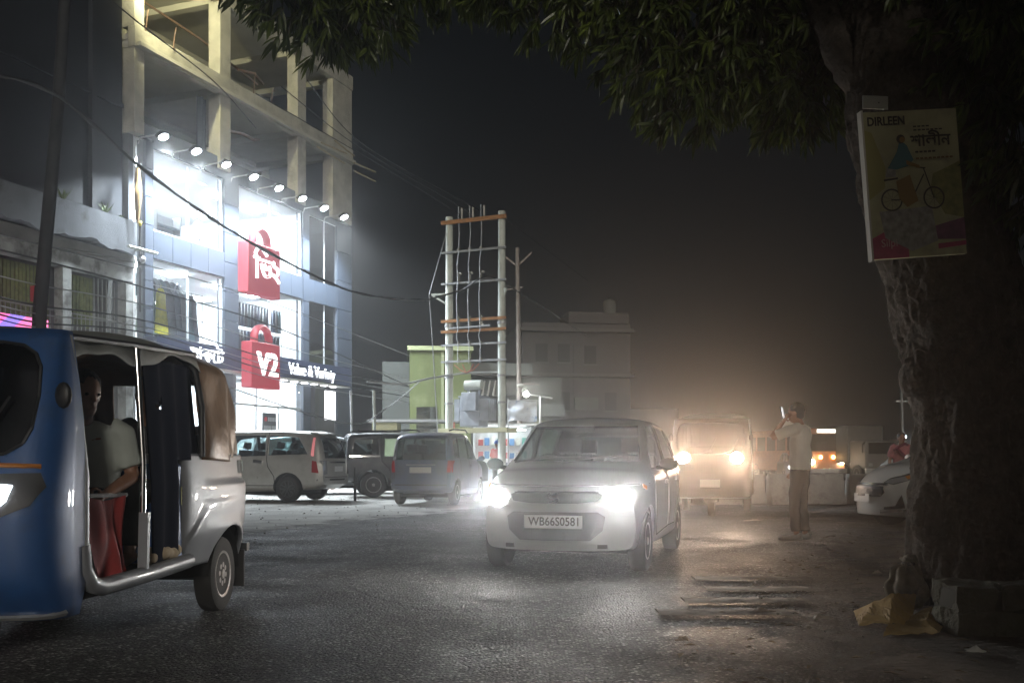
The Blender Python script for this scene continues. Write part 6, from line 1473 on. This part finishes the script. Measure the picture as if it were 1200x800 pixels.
# loose leaves and grit on the shoulder
mb = MB(); r = random.Random(5)
for _ in range(700):
    x = r.uniform(.7,5.2); y = r.uniform(3.8,13.5)
    if (Vector((x,y,0))-Vector((.5,4.5,0))).dot(N) < .1: continue
    a = r.random()*6.28; d = Vector((math.cos(a),math.sin(a),0))*r.uniform(.015,.05); s = Vector((-d.y,d.x,0))*.35; z = .026
    p = Vector((x,y,z)); mb.add([p-d, p+s+Vector((0,0,.012)), p+d+Vector((0,0,.006)), p-s+Vector((0,0,.01))],[(0,1,2,3)])
tag(mb.build('fallen_leaves', mat('dry leaf litter', (.11,.085,.055), .85, vary=.5, vscale=3)), 'dry fallen leaves scattered over the dirt shoulder', 'leaves', kind='stuff')
mb = MB()
for _ in range(1500):
    if r.random() < .5: q = Vector((-3.2,11.7,0)) + U*r.uniform(-3,20) + N*r.uniform(-11,.4); z = .014; k = r.uniform(.005,.018)
    else: q = Vector((.5,4.5,0)) + U*r.uniform(-1,11) + N*r.uniform(.1,4.5); z = .02; k = r.uniform(.004,.011)
    mb.ell((q.x,q.y,z+k*.3),(k*r.uniform(.8,1.5),k,k*.7),5,3)
tag(mb.build('pebbles', mat('grit stones', (.17,.16,.145), .9, vary=.4, vscale=2)), 'loose grit and pebbles along the road edges', 'pebbles', kind='stuff')
# ------------------------------------------------------------ concrete barrier blocks across the far road
bar_m = mat('barrier concrete', (.34,.335,.32), .9, vary=.25, vscale=2.5, bump=.01, bscale=20, dirt=(.16,.15,.14), dscale=2.5, dmin=.5, dmax=.7)
prof_b = [(-.26,0),(-.26,.10),(-.15,.30),(-.09,.70),(.09,.70),(.15,.30),(.26,.10),(.26,0)]
bars = [(712,22.8),(806,22.9),(900,23.1),(993,23.3),(1086,23.5),(1180,23.8)]
bn_ = ['behind the silver white hatchback','behind the brown rickshaw','just behind the person with the phone','between the phone person and the white car nose','behind the white car','hidden side of the tree']
bmesh_ = None
for k, (px, D) in enumerate(bars[:5]):
    q = P(px, 540, D); q.z = .0; e = MB().prism(prof_b, 0, 1.80, 'x'); o = e.build('barrier_block', bar_m, bevel=.02); o.location = q; o.rotation_euler = (R(0),0,R(7)); tag(o, 'pale concrete barrier block '+bn_[k], 'barrier', 'barrier blocks')
# ------------------------------------------------------------ far traffic beyond the barrier
def lamp_dot(t, p, r_, m, nm='headlight'): MB().ell(p, (r_,r_*.5,r_),10,6).build(nm, m, t)
hl = emis('far headlight', (1,.9,.7), 110); hlc = emis('far cool headlight', (.85,.92,1), 30); rl = emis('far tail light', (1,.08,.03), 6); gl_ = emis('far green light', (.2,1,.3), 3); am = emis('far amber light', (1,.55,.15), 40)
bp_ = mat('bus orange paint', (.30,.12,.05), .5, vary=.2)
q = P(968, 540, 50); q.z = 0; bus = thing('bus', 'decorated bus with many lights far down the road', 'bus', q, R(12))
MB().box(-1.1,1.1,0,7,.5,2.65).build('body', bp_, bus, bevel=.08); MB().box(-.95,.95,-.02,0,1.5,2.35).build('windscreen', dark_glass, bus); MB().box(-1.1,1.1,-.12,.1,.4,.62).build('bumper', steel, bus); MB().box(-.5,.5,-.04,0,2.42,2.6).build('route_board', emis('route board', (.9,1,.9), 2.5), bus)
for s in (-1,1):
    lamp_dot(bus,(s*.8,-.1,.95),.13,hl); lamp_dot(bus,(s*.95,-.06,2.55),.07,rl,'marker_lamp'); lamp_dot(bus,(s*.35,-.1,1.2),.09,am,'marker_lamp'); lamp_dot(bus,(s*.15,-.08,.55),.08,gl_,'marker_lamp')
    for y in (1.2,5.6): wheel(bus, s*.98, y, .45, .25, 'steel', 1).rotation_euler = (0,0,R(90) if s < 0 else R(-90))
    MB().tube([(s*1.12,-.05,2.3),(s*1.3,-.2,2.2),(s*1.3,-.2,1.8)], .04, 6).build('mirror', black, bus)
    for k in range(5): MB().box(s*1.105-.005,s*1.105+.005,1+k*1.15,1.95+k*1.15,1.55,2.3).build('window', dark_glass, bus)
q = P(1034, 540, 48); q.z = 0; trk = thing('truck', 'unlit truck with a tall cargo body waiting beyond the barrier', 'truck', q, R(14))
tk = mat('truck grey', (.05,.048,.046), .7, vary=.2)
MB().box(-1,1,1.4,6,.9,2.75).build('cargo_body', tk, trk, bevel=.03); MB().box(-.9,.9,0,1.38,.6,2.0).build('cab', mat('truck cab', (.09,.085,.08), .5), trk, bevel=.08); MB().box(-.75,.75,-.02,0,1.35,1.9).build('windscreen', dark_glass, trk); MB().box(-.95,.95,-.12,0,.45,.65).build('bumper', steel, trk)
for s in (-1,1):
    for y in (.7,4.6): wheel(trk, s*.85, y, .42, .22, 'steel', 1).rotation_euler = (0,0,R(90) if s < 0 else R(-90))
    MB().box(s*.65-.1,s*.65+.1,-.03,0,.75,.9).build('headlight', lens_c, trk); MB().tube([(s*.95,0,1.9),(s*1.15,-.1,1.8),(s*1.15,-.1,1.4)], .03, 6).build('mirror', black, trk)
dkp = mat('dark car paint', (.03,.03,.035), .4, coat=.4); grp = mat('grey car paint', (.10,.10,.11), .4, coat=.4)
base_c = {}
for (px, D, a, m, lm, lb) in ((930, 52, R(-96), grp, hlc, 'dark car with cool headlights left of the far bus'), (912, 64, R(-100), dkp, am, 'dark car with amber lights far behind the brown rickshaw'), (893, 80, R(-95), grp, rl, 'car with red tail lights farthest down the road')):
    q = P(px, 540, D); q.z = 0
    if not base_c:
        c_, bvf, _ = car('car', lb, 'car', q, (math.cos(a), math.sin(a)), dict(ALTO, style='steel'), m, dark_glass, 'traffic beyond the barrier', interior=False); base_c['c'] = c_
    else:
        c_ = copy_tree(base_c['c']); c_.location = q; c_.rotation_euler = (0,0,a); tag(c_, lb, 'car', 'traffic beyond the barrier')
        for ch in list(c_.children):
            if ch.name.startswith('headlight'): bpy.data.objects.remove(ch)
        for ch in c_.children:
            if ch.name.startswith('body'): ch.data = ch.data.copy(); ch.data.materials.clear(); ch.data.materials.append(m)
    for s in (-1,1): lamp_dot(c_, (1.78,s*.52,.70), .075, lm or lens_c)
# dark boundary trees and wall closing the right-hand side
dw = thing('boundary_wall', 'long dark boundary wall behind the tree and the parked white car', 'wall', (9.2, 9, 0), ang)
MB().box(-12,40,-.12,.12,0,2.6).build('wall', mat('dark wall', (.035,.034,.032), .95, vary=.3), dw); MB().box(-12,40,-.18,.18,2.6,2.7).build('coping', mat('dark wall', (.03,.03,.03)), dw)
# arm, housing, lens and beam of the added out-of-view floodlight
MB().tube([(0,3.2,.1),(0,.2,.15)], .035, 6).build('arm', steel, wl); MB().box(-.1,.12,-.16,.16,-.1,.16).build('housing', black, wl); MB().box(.121,.135,-.13,.13,-.07,.13).build('lens', emis('added floodlight lens', (1,.95,.62), 25), wl); spot('added_flood_beam', wl, (.2,0,.03), (1,.12,-.12), 2500, (1,.93,.55), 150, .6, .12)
# tall hoarding added unseen behind the viewer to keep the tree foot in shade
hg = thing('blocker', 'added unseen blank hoarding standing behind the viewer', 'blocker', (4.9, -2.2, 0))
MB().box(-1.25,1.1,-.05,.05,.4,6.2).build('panel', plaster, hg)
for s in (-.7,.7): MB().tube([(s,-.12,0),(s,-.12,6.2)], .06, 8).build('post', steel, hg)
# ============================================================ HAZE
hzb = MB().box(-450,450,-160,1000,-1.2,32).build('haze', None); tag(hzb, 'thin dusty night haze', 'haze', kind='stuff')
hm = bpy.data.materials.new('haze'); hm.use_nodes = True; n_ = hm.node_tree.nodes
for x in list(n_):
    if x.type != 'OUTPUT_MATERIAL': n_.remove(x)
pv = n_.new('ShaderNodeVolumePrincipled'); pv.inputs['Color'].default_value = (.85,.85,.85,1); pv.inputs['Density'].default_value = .0046; pv.inputs['Anisotropy'].default_value = .9
hm.node_tree.links.new(pv.outputs[0], [x for x in n_ if x.type == 'OUTPUT_MATERIAL'][0].inputs['Volume']); hzb.data.materials.append(hm)
